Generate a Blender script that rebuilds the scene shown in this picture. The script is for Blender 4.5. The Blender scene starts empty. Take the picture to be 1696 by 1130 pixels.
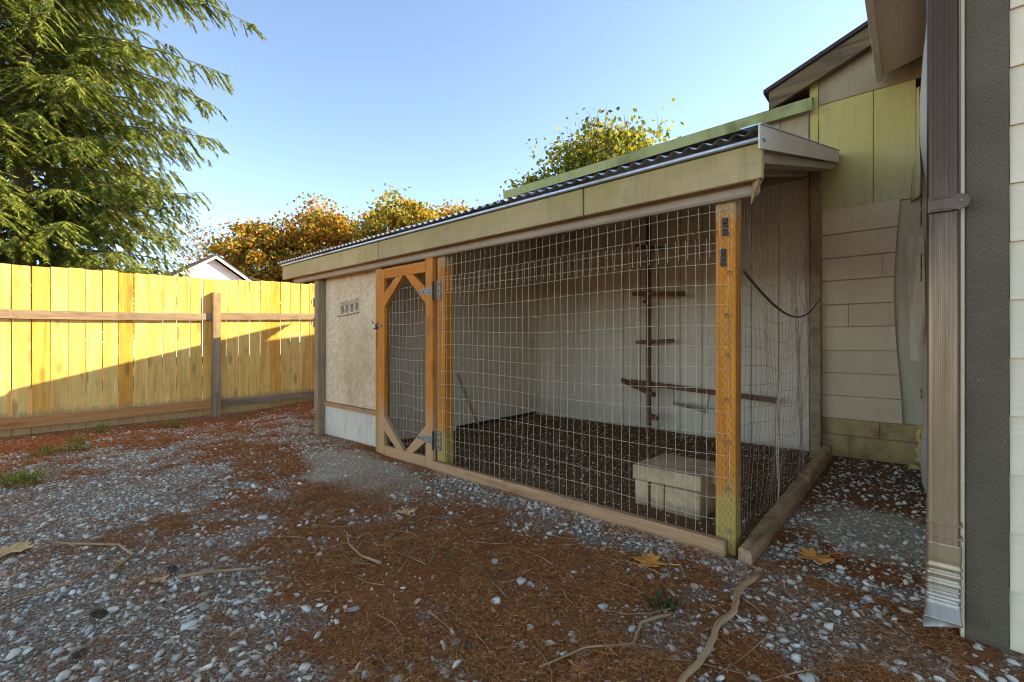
import bpy, math, random
import numpy as np
from mathutils import Vector, Matrix
R = math.radians
random.seed(7); rng = np.random.default_rng(11)
sc = bpy.context.scene

# ------------------------------------------------------------------ camera, sky, sun, exposure
YAW = R(41.47)
cam_d = bpy.data.cameras.new('camera'); cam_d.lens = 16.0; cam_d.sensor_width = 36.0
cam_d.clip_start = 0.05; cam_d.clip_end = 2000
cam = bpy.data.objects.new('camera', cam_d); sc.collection.objects.link(cam)
cam.location = (0, 0, 1.0); cam.rotation_euler = (R(90), 0, YAW); sc.camera = cam

SUN = Vector((1.0, 1.30, 0.90)).normalized()
w = bpy.data.worlds.new('World'); sc.world = w; w.use_nodes = True
wn = w.node_tree.nodes; bg = wn['Background']
sky = wn.new('ShaderNodeTexSky'); sky.sky_type = 'NISHITA'; sky.sun_disc = False
sky.sun_elevation = math.asin(SUN.z); sky.sun_rotation = math.atan2(SUN.x, SUN.y)
sky.air_density = 0.30; sky.dust_density = 0.05; sky.ozone_density = 1.4; sky.altitude = 50
w.node_tree.links.new(sky.outputs[0], bg.inputs[0]); bg.inputs[1].default_value = 0.15
sun_d = bpy.data.lights.new('sun', 'SUN'); sun_d.energy = 2.05; sun_d.angle = R(0.5); sun_d.color = (1.0, 0.90, 0.74)
sun = bpy.data.objects.new('sun', sun_d); sc.collection.objects.link(sun)
sun.rotation_mode = 'QUATERNION'; sun.rotation_quaternion = SUN.to_track_quat('Z', 'Y'); sun.location = (30, 10, 30)
vs = sc.view_settings
vs.view_transform = 'Standard'; vs.look = 'None'; vs.gamma = 1.0; vs.use_curve_mapping = False; vs.exposure = 2.8
vs.use_white_balance = True; vs.white_balance_temperature = 8500; vs.white_balance_tint = 3
sc.cycles.use_denoising = True; sc.cycles.pixel_filter_type = 'BLACKMAN_HARRIS'; sc.cycles.filter_width = 1.1
sc.cycles.max_bounces = 8; sc.cycles.diffuse_bounces = 5; sc.cycles.transparent_max_bounces = 8

# ------------------------------------------------------------------ mesh helpers
COL = sc.collection
def link(o, parent=None):
    COL.objects.link(o)
    if parent is not None:
        o.parent = parent
        if parent.type == 'EMPTY':
            o.matrix_parent_inverse = Matrix.Translation(-parent.location)
    return o
def thing(name, label, cat, loc=(0, 0, 0), group=None):
    o = bpy.data.objects.new(name, None); o.location = loc; COL.objects.link(o)
    o.empty_display_size = 0.1
    return tag(o, label, cat, group)
def tag(o, label=None, cat=None, group=None, kind=None):
    if label: o['label'] = label
    if cat: o['category'] = cat
    if group: o['group'] = group
    if kind: o['kind'] = kind
    return o
class MB:
    def __init__(s): s.v = []; s.f = []
    def add(s, v, f):
        n = len(s.v); s.v += [tuple(p) for p in v]; s.f += [tuple(i + n for i in q) for q in f]; return s
    def quad(s, a, b, c, d): return s.add([a, b, c, d], [(0, 1, 2, 3)])
    def box(s, lo, hi, ch=0.003, M=None):
        """chamfered box; M maps the box's own space into the world"""
        lo = Vector(lo); hi = Vector(hi); c = (lo + hi) / 2; h = (hi - lo) / 2
        ch = min(ch, h.x * .45, h.y * .45, h.z * .45)
        vs_ = []; idx = {}
        for sx in (-1, 1):
            for sy in (-1, 1):
                for sz in (-1, 1):
                    for ax in range(3):
                        p = [h.x - ch, h.y - ch, h.z - ch]; p[ax] = h[ax]
                        idx[(sx, sy, sz, ax)] = len(vs_)
                        vs_.append(c + Vector((p[0] * sx, p[1] * sy, p[2] * sz)))
        fs = []
        for ax in range(3):
            for sg in (-1, 1):
                o = [(-1, -1), (1, -1), (1, 1), (-1, 1)]; q = []
                for a, b in o:
                    k = [0, 0, 0]; k[ax] = sg; k[(ax + 1) % 3] = a; k[(ax + 2) % 3] = b
                    q.append(idx[(*k, ax)])
                fs.append(q if sg > 0 else q[::-1])
        for ax in range(3):
            b1, b2 = (ax + 1) % 3, (ax + 2) % 3
            for s1 in (-1, 1):
                for s2 in (-1, 1):
                    def I(t, m):
                        k = [0, 0, 0]; k[ax] = t; k[b1] = s1; k[b2] = s2; return idx[(*k, m)]
                    q = [I(-1, b1), I(1, b1), I(1, b2), I(-1, b2)]
                    fs.append(q[::-1] if s1 * s2 > 0 else q)
        for sx in (-1, 1):
            for sy in (-1, 1):
                for sz in (-1, 1):
                    q = [idx[(sx, sy, sz, a)] for a in range(3)]
                    fs.append(q if sx * sy * sz > 0 else q[::-1])
        if M is not None: vs_ = [M @ p for p in vs_]
        return s.add(vs_, fs)
    def beam(s, a, b, w, h, up=(0, 0, 1), ch=0.003):
        a = Vector(a); b = Vector(b); d = b - a; L = d.length; z = d.normalized()
        x = Vector(up).cross(z)
        if x.length < 1e-4: x = Vector((1, 0, 0)).cross(z)
        x.normalize(); y = z.cross(x)
        M = Matrix.Translation(a) @ Matrix((x, y, z)).transposed().to_4x4()
        return s.box((-w / 2, -h / 2, 0), (w / 2, h / 2, L), ch, M)
    def tube(s, pts, rad, n=6, cap=True):
        pts = [Vector(p) for p in pts]; k = len(pts)
        rr = rad if isinstance(rad, (list, tuple)) else [rad] * k
        vs_ = []; fs = []; prev = None
        for i, p in enumerate(pts):
            t = (pts[min(i + 1, k - 1)] - pts[max(i - 1, 0)])
            t = t.normalized() if t.length > 1e-9 else Vector((0, 0, 1))
            if prev is None:
                x = t.cross(Vector((0, 0, 1)))
                if x.length < 1e-3: x = t.cross(Vector((0, 1, 0)))
            else: x = prev - t * prev.dot(t)
            x.normalize(); prev = x; y = t.cross(x)
            for j in range(n):
                a = 2 * math.pi * j / n
                vs_.append(p + (x * math.cos(a) + y * math.sin(a)) * rr[i])
        for i in range(k - 1):
            for j in range(n):
                fs.append((i * n + j, i * n + (j + 1) % n, (i + 1) * n + (j + 1) % n, (i + 1) * n + j))
        if cap: fs += [tuple(range(n))[::-1], tuple((k - 1) * n + j for j in range(n))]
        return s.add(vs_, fs)
    def prism(s, prof, axis, lo, hi):
        """extrude a closed 2D profile along an axis (0,1,2)"""
        n = len(prof); vs_ = []
        for t in (lo, hi):
            for a, b in prof:
                p = [0, 0, 0]; p[axis] = t; p[(axis + 1) % 3] = a; p[(axis + 2) % 3] = b; vs_.append(p)
        fs = [tuple(range(n))[::-1], tuple(range(n, 2 * n))]
        for i in range(n): fs.append((i, (i + 1) % n, n + (i + 1) % n, n + i))
        return s.add(vs_, fs)
    def build(s, name, m, parent=None, smooth=False):
        me = bpy.data.meshes.new(name); me.from_pydata(s.v, [], s.f); me.update()
        if smooth: me.polygons.foreach_set('use_smooth', [True] * len(me.polygons))
        me.materials.append(m)
        return link(bpy.data.objects.new(name, me), parent)
def np_mesh(name, V, F, m, parent=None, smooth=False):
    V = np.asarray(V, np.float32); F = np.asarray(F, np.int32); k = F.shape[1]
    me = bpy.data.meshes.new(name)
    me.vertices.add(len(V)); me.vertices.foreach_set('co', V.ravel())
    me.loops.add(F.size); me.loops.foreach_set('vertex_index', F.ravel())
    me.polygons.add(len(F)); me.polygons.foreach_set('loop_start', np.arange(0, F.size, k, dtype=np.int32))
    if smooth: me.polygons.foreach_set('use_smooth', np.ones(len(F), bool))
    me.update(calc_edges=True); me.materials.append(m)
    return link(bpy.data.objects.new(name, me), parent)
_P = np.random.default_rng(5).random((256, 256))
def vnoise(x, y, sc_=1.0, oct_=3, off=0.0):
    x = np.asarray(x, float) * sc_ + off; y = np.asarray(y, float) * sc_ + off * 1.7; r = 0; a = 1; t = 0
    for _ in range(oct_):
        xi = np.floor(x).astype(int); yi = np.floor(y).astype(int); fx = x - xi; fy = y - yi
        fx = fx * fx * (3 - 2 * fx); fy = fy * fy * (3 - 2 * fy)
        g = lambda i, j: _P[(xi + i) & 255, (yi + j) & 255]
        r = r + a * ((g(0, 0) * (1 - fx) + g(1, 0) * fx) * (1 - fy) + (g(0, 1) * (1 - fx) + g(1, 1) * fx) * fy)
        t += a; a *= .5; x = x * 2.03 + 17; y = y * 2.03 + 31
    return r / t
def sstep(a, b, x):
    t = np.clip((np.asarray(x, float) - a) / (b - a), 0, 1); return t * t * (3 - 2 * t)

# ------------------------------------------------------------------ material helpers
class NT:
    def __init__(s, name):
        s.m = bpy.data.materials.new(name); s.m.use_nodes = True; s.t = s.m.node_tree
        s.t.nodes.clear(); s.out = s.t.nodes.new('ShaderNodeOutputMaterial')
    def n(s, typ, ins=None, **props):
        nd = s.t.nodes.new('ShaderNode' + typ)
        for k, v in props.items(): setattr(nd, k, v)
        for k, v in (ins or {}).items():
            if isinstance(v, bpy.types.NodeSocket): s.t.links.new(v, nd.inputs[k])
            else: nd.inputs[k].default_value = v
        return nd
    def ramp(s, fac, stops, interp='LINEAR'):
        nd = s.n('ValToRGB', {0: fac}); cr = nd.color_ramp; cr.interpolation = interp
        while len(cr.elements) < len(stops): cr.elements.new(0.5)
        for e, (p, c) in zip(cr.elements, stops):
            e.position = p; e.color = (*c, 1) if isinstance(c, (tuple, list)) else (c, c, c, 1)
        return nd.outputs[0]
    def mix(s, fac, a, b, mode='MIX'):
        nd = s.n('Mix', data_type='RGBA', blend_type=mode)
        for i, v in ((0, fac), (6, a), (7, b)):
            if isinstance(v, bpy.types.NodeSocket): s.t.links.new(v, nd.inputs[i])
            else: nd.inputs[i].default_value = (*v, 1) if isinstance(v, (tuple, list)) else v
        return nd.outputs[2]
    def math(s, op, a, b=0.0, c=0.0):
        return s.n('Math', {0: a, 1: b, 2: c}, operation=op).outputs[0]
    def coord(s, scale=(1, 1, 1), rand=True, which='Object'):
        tc = s.n('TexCoord').outputs[which]
        if rand:
            r = s.n('ObjectInfo').outputs['Random']
            off = s.n('VectorMath', {0: r, 1: (37.0, 53.0, 29.0)}, operation='MULTIPLY').outputs[0]
            tc = s.n('VectorMath', {0: tc, 1: off}, operation='ADD').outputs[0]
        return s.n('Mapping', {'Vector': tc, 'Scale': scale}).outputs[0]
    def noise(s, v, scale, detail=4, rough=.6, dist=0.0):
        return s.n('TexNoise', {'Vector': v, 'Scale': scale, 'Detail': detail, 'Roughness': rough, 'Distortion': dist}).outputs[0]
    def bump(s, h, strength, dist, prev=None):
        ins = {'Height': h, 'Strength': strength, 'Distance': dist}
        if prev is not None: ins['Normal'] = prev
        return s.n('Bump', ins).outputs[0]
    def done(s, color, rough=.8, normal=None, metal=0.0, spec=.35, extra=None):
        ins = {'Roughness': rough, 'Metallic': metal, 'Specular IOR Level': spec}
        ins['Base Color'] = color if isinstance(color, bpy.types.NodeSocket) else (*color, 1)
        if normal is not None: ins['Normal'] = normal
        if extra: ins.update(extra)
        p = s.n('BsdfPrincipled', ins); s.t.links.new(p.outputs[0], s.out.inputs[0]); return s.m

def wood(name, cols, axis='Z', grain=1.0, knots=.5, dirt=None, dirt_amt=.4, rough=.8, tone=None, incise=False, foot=None, head=None):
    """sawn timber: streaks along `axis`, knots, stains; `tone` = ramp picked per object"""
    t = NT(name); k = 'XYZ'.index(axis)
    def sc3(across, along):
        v = [across] * 3; v[k] = along; return tuple(v)
    c0 = t.coord(sc3(22 * grain, 1.1))
    n1 = t.noise(c0, 1.0, 5, .62, .8)
    n2 = t.noise(t.coord(sc3(160 * grain, 3.0)), 1.0, 3, .7)
    col = t.ramp(n1, [(.25, cols[0]), (.5, cols[1]), (.75, cols[2])])
    fine = t.ramp(n2, [(.3, .72), (.7, 1.12)])
    col = t.mix(.8, col, fine, 'MULTIPLY')
    if tone:
        r = t.n('ObjectInfo').outputs['Random']
        col = t.mix(1.0, col, t.ramp(r, tone, 'LINEAR'), 'MULTIPLY')
    h = t.math('ADD', t.math('MULTIPLY', n1, .4), t.math('MULTIPLY', n2, .6))
    if knots > 0:
        vo = t.n('TexVoronoi', {'Vector': t.coord(sc3(7.5, 2.1)), 'Scale': 1.0, 'Randomness': 1.0}).outputs['Distance']
        kn = t.ramp(vo, [(.0, 1.0), (.12, .85), (.24, .0)])
        col = t.mix(t.math('MULTIPLY', kn, knots), col, tuple(c * .33 for c in cols[0]))
    if dirt:
        d = t.ramp(t.noise(t.coord((2.6, 2.6, 2.6)), 1.0, 6, .72, .5), [(.5, 0.0), (.68, 1.0)])
        col = t.mix(t.math('MULTIPLY', d, dirt_amt), col, dirt)
    z = t.n('SeparateXYZ', {0: t.n('NewGeometry').outputs['Position']}).outputs[2]
    if foot:   # algae / splash stain near the ground, ragged edge
        zz = t.math('ADD', z, t.math('MULTIPLY', t.noise(t.coord((14, 14, 5), False), 1.0, 4), -.45))
        col = t.mix(t.ramp(zz, [(foot[1] - .12, .8), (foot[1] + .12, 0.0)]), col, foot[0])
    if head:
        zz = t.math('ADD', z, t.math('MULTIPLY', t.noise(t.coord((30, 30, 6), False), 1.0, 4), .12))
        mr = t.n('MapRange', {'Value': zz, 'From Min': head[1], 'From Max': head[1] + .1}).outputs[0]
        col = t.mix(t.math('MULTIPLY', mr, .85), col, head[0])
    nb = t.bump(h, .35, .004)
    if incise:
        v = t.coord((1, 1, 1), False)
        sp = t.n('SeparateXYZ', {0: v})
        across = t.math('MULTIPLY', t.math('ADD', sp.outputs[0], sp.outputs[1]), 1 / .0125)
        row = t.math('FLOOR', across); fr = t.math('ABSOLUTE', t.math('SUBTRACT', t.math('FRACT', across), .5))
        al = t.math('FRACT', t.math('ADD', t.math('MULTIPLY', sp.outputs[2], 1 / .044), t.math('MULTIPLY', row, .37)))
        sl = t.math('MULTIPLY', t.math('LESS_THAN', fr, .11), t.math('LESS_THAN', al, .45))
        col = t.mix(t.math('MULTIPLY', sl, .6), col, tuple(c * .25 for c in cols[0]))
        nb = t.bump(t.math('MULTIPLY', sl, -1.0), .6, .003, nb)
    return t.done(col, rough, nb)

def paint(name, base, dirt=(.12, .09, .06), amt=.5, moss=None, moss_z=None, grain_axis='X', rough=.65, streak=.22, speck=True, var=0.08):
    """old exterior paint: slight wood grain, grime patches, cobweb specks, optional algae"""
    t = NT(name)
    col = t.mix(1.0, base, t.ramp(t.n('ObjectInfo').outputs['Random'], [(0, 1 - var), (1, 1 + var)]), 'MULTIPLY')
    big = t.noise(t.coord((1.3, 1.3, 1.3), False), 1.0, 6, .7, .4)
    col = t.mix(t.math('MULTIPLY', t.ramp(big, [(.42, 0.0), (.72, 1.0)]), amt), col, tuple(b * .55 + d * .25 for b, d in zip(base, dirt)))
    v = [90, 90, 90]; v['XYZ'.index(grain_axis)] = 3.5
    g = t.noise(t.coord(tuple(v)), 1.0, 3, .65)
    col = t.mix(.35, col, t.ramp(g, [(.3, .8), (.65, 1.05)]), 'MULTIPLY')
    if moss:
        mz = t.n('SeparateXYZ', {0: t.n('NewGeometry').outputs['Position']}).outputs[2]
        f = t.n('MapRange', {'Value': t.math('ADD', mz, t.math('MULTIPLY', t.math('SUBTRACT', t.noise(t.coord((3, 3, 3), False), 1.0, 5, .7), .5), 1.2)),
                'From Min': moss_z[0], 'From Max': moss_z[1]}).outputs[0]
        col = t.mix(t.math('MULTIPLY', f, moss_z[2]), col, moss)
    if streak > 0:
        sk = t.ramp(t.noise(t.coord((17, 17, 1.6), False), 1.0, 6, .75, .6), [(.5, 0.0), (.68, 1.0)])
        col = t.mix(t.math('MULTIPLY', sk, streak), col, tuple(b * .45 + d * .4 for b, d in zip(base, dirt)))
    if speck:
        sv = t.n('TexVoronoi', {'Vector': t.coord((16, 16, 16), False), 'Scale': 1.0, 'Randomness': 1.0}, feature='F1').outputs['Distance']
        wb = t.ramp(t.noise(t.coord((9, 9, 9), False), 1.0, 8, .8, 3.5), [(.60, 0.0), (.66, 1.0)])
        sp = t.math('MAXIMUM', t.ramp(sv, [(.05, 1.0), (.10, 0.0)]), wb)
        zone = t.ramp(t.noise(t.coord((2.2, 2.2, 2.2), False), 1.0, 4), [(.4, .15), (.65, 1.0)])
        col = t.mix(t.math('MULTIPLY', t.math('MULTIPLY', sp, zone), .8), col, dirt)
    return t.done(col, rough, t.bump(g, .25, .002), spec=.3)

def metal(name, base, rough=.45, metallic=.0, stain=(.2, .15, .1), amt=.4, spec=.5):
    t = NT(name)
    n = t.noise(t.coord((3, 3, 1.2)), 1.0, 7, .75, .6); f = t.noise(t.coord((60, 60, 60)), 1.0, 3)
    col = t.mix(t.math('MULTIPLY', t.ramp(n, [(.48, 0.0), (.7, 1.0)]), amt), base, stain)
    col = t.mix(.3, col, t.ramp(f, [(.3, .75), (.7, 1.1)]), 'MULTIPLY')
    return t.done(col, t.ramp(n, [(.3, rough), (.7, min(1, rough + .3))]), t.bump(f, .08, .002), metal=metallic, spec=spec)

def island(name, stops, rough=.85, trans=0.0, noise_amt=.35, nscale=60, spec=.3, rnd_obj=False):
    """many small pieces in one mesh: colour picked per piece"""
    t = NT(name)
    r = t.n('NewGeometry').outputs['Random Per Island']
    col = t.ramp(r, stops)
    n = t.noise(t.coord((1, 1, 1), False), nscale, 4, .7)
    col = t.mix(noise_amt, col, t.ramp(n, [(.3, .55), (.7, 1.3)]), 'MULTIPLY')
    nb = t.bump(n, .3, .004)
    if trans <= 0: return t.done(col, rough, nb, spec=spec)
    d = t.n('BsdfPrincipled', {'Base Color': col, 'Roughness': rough, 'Specular IOR Level': spec})
    tr = t.n('BsdfTranslucent', {'Color': col})
    mx = t.n('MixShader', {0: trans, 1: d.outputs[0], 2: tr.outputs[0]})
    t.t.links.new(mx.outputs[0], t.out.inputs[0]); return t.m

M = {}
M['picket'] = wood('cedar_picket', ((.56, .26, .05), (.77, .46, .12), (.85, .60, .25)), 'Z', .7, .6,
                   dirt=(.40, .20, .06), dirt_amt=.4, foot=((.34, .21, .09), -.02), tone=[(0, (1.0, .74, .42)), (.2, (1.0, .95, .8)), (.5, (1.08, 1.10, 1.18)), (.75, (1.05, 1.0, .9)), (.9, (1.05, .80, .45)), (1, (.95, .68, .34))])
M['rail_new'] = wood('cedar_rail', ((.40, .15, .04), (.52, .22, .065), (.60, .30, .10)), 'Y', .8, .5)
M['rail_old'] = wood('weathered_rail', ((.16, .10, .06), (.27, .18, .11), (.36, .26, .17)), 'Y', .8, .5, dirt=(.08, .05, .03), dirt_amt=.6)
M['post_old'] = wood('weathered_post', ((.20, .12, .06), (.32, .21, .11), (.38, .28, .17)), 'Z', .7, .5, dirt=(.09, .06, .035), dirt_amt=.5)
M['treated'] = wood('treated_timber', ((.40, .105, .008), (.58, .175, .012), (.66, .24, .025)), 'Z', .8, .55, dirt=(.20, .09, .03), dirt_amt=.4,
                    incise=True, foot=((.36, .26, .06), .03), head=((.40, .29, .14), 1.60))
M['frame'] = wood('gate_timber', ((.40, .11, .010), (.56, .175, .018), (.64, .24, .035)), 'Z', .9, .4, dirt=(.18, .09, .035), dirt_amt=.5, foot=((.44, .27, .13), .20))
M['frame_x'] = wood('gate_rail_timber', ((.40, .11, .010), (.56, .175, .018), (.64, .24, .035)), 'X', .9, .4, dirt=(.18, .09, .035), dirt_amt=.5, foot=((.44, .27, .13), .20))
M['sill'] = wood('sill_timber', ((.30, .145, .06), (.44, .22, .095), (.54, .30, .14)), 'X', .9, .3, dirt=(.14, .08, .045), dirt_amt=.5)
M['sill_side'] = wood('weathered_sill', ((.22, .12, .055), (.40, .235, .11), (.50, .32, .16)), 'Y', 1.0, .3, dirt=(.09, .055, .03), dirt_amt=.7)
M['fascia'] = paint('aged_fascia_paint', (.47, .32, .14), (.12, .06, .02), .8, moss=(.30, .22, .04), moss_z=(1.62, 1.98, .6), grain_axis='X', rough=.75, streak=.6)
M['beam'] = paint('grey_beam_paint', (.42, .31, .20), (.12, .07, .035), .6, grain_axis='X')
M['inner'] = paint('coop_wall_paint', (.72, .53, .35), (.20, .11, .05), .5, grain_axis='Z', rough=.7, var=.03)
M['lap'] = paint('lap_siding_paint', (.68, .475, .275), (.16, .08, .03), .5, grain_axis='X', rough=.7, var=.05)
M['sheet'] = paint('mossy_panel_paint', (.56, .44, .27), (.12, .07, .02), .4, moss=(.50, .36, .07), moss_z=(1.75, 2.75, .8), grain_axis='Z', rough=.8, streak=.35)
M['green'] = metal('mossy_drip_edge', (.34, .33, .12), .7, 0, (.11, .085, .025), .85)
M['greyboard'] = paint('grey_green_board', (.42, .30, .145), (.10, .055, .02), .7, grain_axis='Z', streak=.5)
M['rake'] = wood('mouldy_rake_timber', ((.06, .035, .014), (.15, .09, .035), (.24, .15, .055)), 'X', .7, .2, dirt=(.035, .025, .012), dirt_amt=.85)
M['shingle'] = metal('dark_shingles', (.07, .045, .04), .95, 0, (.04, .03, .02), .6, .2)
M['soffit'] = paint('soffit_paint', (.60, .43, .29), (.2, .12, .07), .4, grain_axis='Y', rough=.7)
M['trim_white'] = paint('trim_paint', (.66, .55, .41), (.15, .10, .06), .3, grain_axis='Y', rough=.55)
M['siding'] = paint('cream_siding_paint', (.78, .60, .38), (.3, .22, .13), .15, grain_axis='X', rough=.55, speck=False, var=.03, streak=.08)
M['wrap'] = metal('house_wrap', (.68, .61, .50), .35, 0, (.45, .42, .36), .4)
M['foam'] = metal('spray_foam', (.62, .42, .13), .8, 0, (.35, .2, .05), .5)
M['galv'] = metal('galvanised_sheet', (.50, .53, .56), .35, .75, (.25, .20, .14), .5)
M['skirt'] = metal('old_white_sheet', (.68, .56, .40), .6, 0, (.34, .22, .12), .55)
M['hinge'] = metal('zinc_hinge', (.26, .215, .165), .55, .35, (.16, .10, .06), .5)
M['black'] = metal('black_iron', (.022, .021, .020), .5, .2, (.05, .035, .025), .4)
M['wire'] = metal('galvanised_wire', (.62, .46, .28), .8, 0, (.30, .22, .14), .4)
M['wire_rust'] = metal('dull_wire', (.26, .20, .14), .6, .3, (.16, .10, .06), .5)
M['cable'] = metal('old_cable', (.06, .045, .03), .8, 0, (.12, .09, .06), .5)
M['plastic'] = metal('dusty_plastic_film', (.68, .53, .34), .6, 0, (.35, .28, .18), .4)
M['perch'] = wood('perch_timber', ((.10, .035, .014), (.17, .065, .025), (.24, .11, .05)), 'Z', 1.2, .3, dirt=(.07, .03, .015), dirt_amt=.5)
M['bark'] = wood('bark', ((.10, .065, .04), (.17, .115, .075), (.24, .175, .12)), 'Z', 1.0, 0)
M['twig'] = wood('twig_bark', ((.25, .12, .05), (.41, .225, .10), (.54, .33, .17)), 'Y', 1.0, 0)
M['nbr'] = paint('neighbour_siding', (.82, .76, .66), (.5, .45, .4), .1, speck=False, streak=0)
M['white'] = paint('white_trim', (.80, .79, .77), (.4, .35, .3), .1, speck=False)
M['dark'] = paint('light_blocker_dark', (.03, .025, .02), (.02, .02, .02), .1, speck=False)  # near-black colour for the added light-blocking sheet behind the partition

def osb():
    t = NT('weathered_strand_board')
    v = t.coord((1, 1, 1), False)
    col = None; hh = None
    for i, (sx, sz, rot) in enumerate(((110, 22, .2), (95, 20, 1.1), (104, 24, -.7), (85, 17, 2.2))):
        r = t.n('Mapping', {'Vector': v, 'Rotation': (0, rot, 0)}).outputs[0]
        m2 = t.n('Mapping', {'Vector': r, 'Scale': (sx, 1, sz), 'Location': (i * 7.3, 0, i * 3.1)}).outputs[0]
        n = t.n('TexVoronoi', {'Vector': m2, 'Scale': 1.0}).outputs['Color']
        g = t.n('SeparateColor', {0: n}).outputs[0]
        if col is None: col = t.ramp(g, [(0, (.54, .38, .20)), (1, (.77, .58, .36))]); hh = g
        else:
            pick = t.ramp(t.noise(t.n('Mapping', {'Vector': r, 'Scale': (15, 1, 7), 'Location': (i * 2, 0, 0)}).outputs[0], 1.0, 2), [(.48, 0.0), (.52, 1.0)])
            col = t.mix(pick, col, t.ramp(g, [(0, (.56, .40, .21)), (1, (.79, .60, .38))]))
    d = t.ramp(t.noise(t.coord((60, 1, 14), False), 1.0, 6, .8, 1.2), [(.56, 0.0), (.64, 1.0)])
    col = t.mix(t.math('MULTIPLY', d, .55), col, (.16, .11, .06))
    st = t.ramp(t.noise(t.coord((2, 2, 1), False), 1.0, 5), [(.45, 0.0), (.7, 1.0)])
    col = t.mix(t.math('MULTIPLY', st, .65), col, (.33, .215, .09))
    return t.done(col, .85, t.bump(hh, .3, .003))
M['osb'] = osb()
def concrete():
    t = NT('concrete_block')
    n = t.noise(t.coord((1, 1, 1)), 9, 6, .7); f = t.n('TexVoronoi', {'Vector': t.coord((1, 1, 1)), 'Scale': 170.0}).outputs['Distance']
    col = t.ramp(n, [(.3, (.34, .215, .11)), (.55, (.50, .33, .175)), (.75, (.58, .40, .22))])
    col = t.mix(.55, col, t.ramp(f, [(.1, .45), (.5, 1.1)]), 'MULTIPLY')
    return t.done(col, .95, t.bump(f, .5, .003), spec=.15)
M['concrete'] = concrete()
def foundation():
    t = NT('mossy_foundation')
    n = t.noise(t.coord((1, 1, 1), False), 6, 6, .7); f = t.noise(t.coord((1, 1, 1)), 90, 4, .7)
    col = t.ramp(n, [(.3, (.23, .135, .055)), (.5, (.43, .275, .12)), (.7, (.53, .345, .09))])
    col = t.mix(.5, col, t.ramp(f, [(.3, .5), (.7, 1.2)]), 'MULTIPLY')
    return t.done(col, .95, t.bump(f, .5, .004), spec=.15)
M['found'] = foundation()
def felt():
    t = NT('rough_sawn_dark_board')
    n = t.noise(t.coord((500, 500, 130), False), 1.0, 3, .7); b = t.noise(t.coord((1, 1, 1), False), 3.0, 5)
    col = t.ramp(n, [(.3, (.052, .035, .021)), (.7, (.21, .15, .088))])
    col = t.mix(.5, col, t.ramp(b, [(.35, .7), (.65, 1.2)]), 'MULTIPLY')
    return t.done(col, .85, t.bump(n, .6, .003), spec=.25)
M['felt'] = felt()
def bronze():
    t = NT('brown_coated_gutter_metal')
    v = t.coord((1, 1, 1), False)
    n = t.noise(t.n('Mapping', {'Vector': v, 'Scale': (6, 6, 1.5)}).outputs[0], 1.0, 7, .75, .8)
    z = t.n('SeparateXYZ', {0: v}).outputs[2]
    low = t.n('MapRange', {'Value': t.math('ADD', z, t.math('MULTIPLY', t.noise(t.n('Mapping', {'Vector': v, 'Scale': (40, 40, 2)}).outputs[0], 1.0, 4), .9)),
              'From Min': 1.95, 'From Max': .75}).outputs[0]        # chalked, worn lower half
    col = t.mix(t.math('MULTIPLY', low, .8), (.085, .036, .014), (.50, .33, .185))
    worn = t.n('MapRange', {'Value': t.math('ADD', z, t.math('MULTIPLY', n, .35)), 'From Min': .42, 'From Max': .26}).outputs[0]
    col = t.mix(t.math('MULTIPLY', worn, .75), col, (.56, .49, .39))
    col = t.mix(t.math('MULTIPLY', t.ramp(n, [(.55, 0.0), (.75, 1.0)]), .5), col, (.10, .06, .04))
    return t.done(col, .32, t.bump(n, .06, .003), metal=.45, spec=.5)
M['bronze'] = bronze()

# ground cover fields, in metres (x along the coop front, y into the coop)
def blob(x, y, cx, cy, rx, ry, rot=0):
    ca, sa = math.cos(rot), math.sin(rot); dx = x - cx; dy = y - cy
    return np.exp(-(((dx * ca + dy * sa) / rx) ** 2 + ((-dx * sa + dy * ca) / ry) ** 2))
def in_coop(x, y): return (x > -3.9) & (x < -.58) & (y > 2.27) & (y < 4.95)
def f_sand(x, y):
    s = blob(x, y, -3.25, 1.85, .75, .32, -.1) * 1.25 + blob(x, y, -.12, 3.05, .30, .42) * 1.1
    return np.clip(s + (vnoise(x, y, 3.0, 3, 9) - .5) * .7, 0, 1) * (s > .12)
def f_gravel(x, y):
    g = .42 + 0 * x
    g = g + .55 * sstep(1.25, .1, y) * sstep(-5.8, -3.8, x) + .25 * blob(x, y, -4.2, 1.2, 1.2, .5) + .15 * blob(x, y, -2.4, .2, .8, .4)
    g = g + .45 * blob(x, y, -1.5, 2.1, 1.0, .16) + .30 * blob(x, y, -.25, 1.6, .6, .7) + .25 * blob(x, y, -.2, 2.5, .4, .35) + .2 * blob(x, y, -5.2, 2.2, .8, .4)
    g = g - .26 * blob(x, y, -1.35, 1.5, .8, .38) - .45 * sstep(-6.0, -6.7, x) - .2 * blob(x, y, -.15, 4.1, .4, .7)
    return np.clip(g + (vnoise(x, y, 1.9, 3, 3) - .5) * 1.0 + (vnoise(x, y, 7.5, 3, 13) - .5) * 1.3, .04, 1)
def gh(x, y):
    x = np.asarray(x, float); y = np.asarray(y, float)
    h = (vnoise(x, y, .9, 2, 21) - .5) * .035 + (vnoise(x, y, 5, 2, 40) - .5) * .014
    h = h + .085 * sstep(-5.6, -6.8, x) * sstep(2.0, 3.4, y)
    h = h * (1 - .7 * blob(x, y, -2.2, 2.3, 2.6, .25))
    return h - .008
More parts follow.
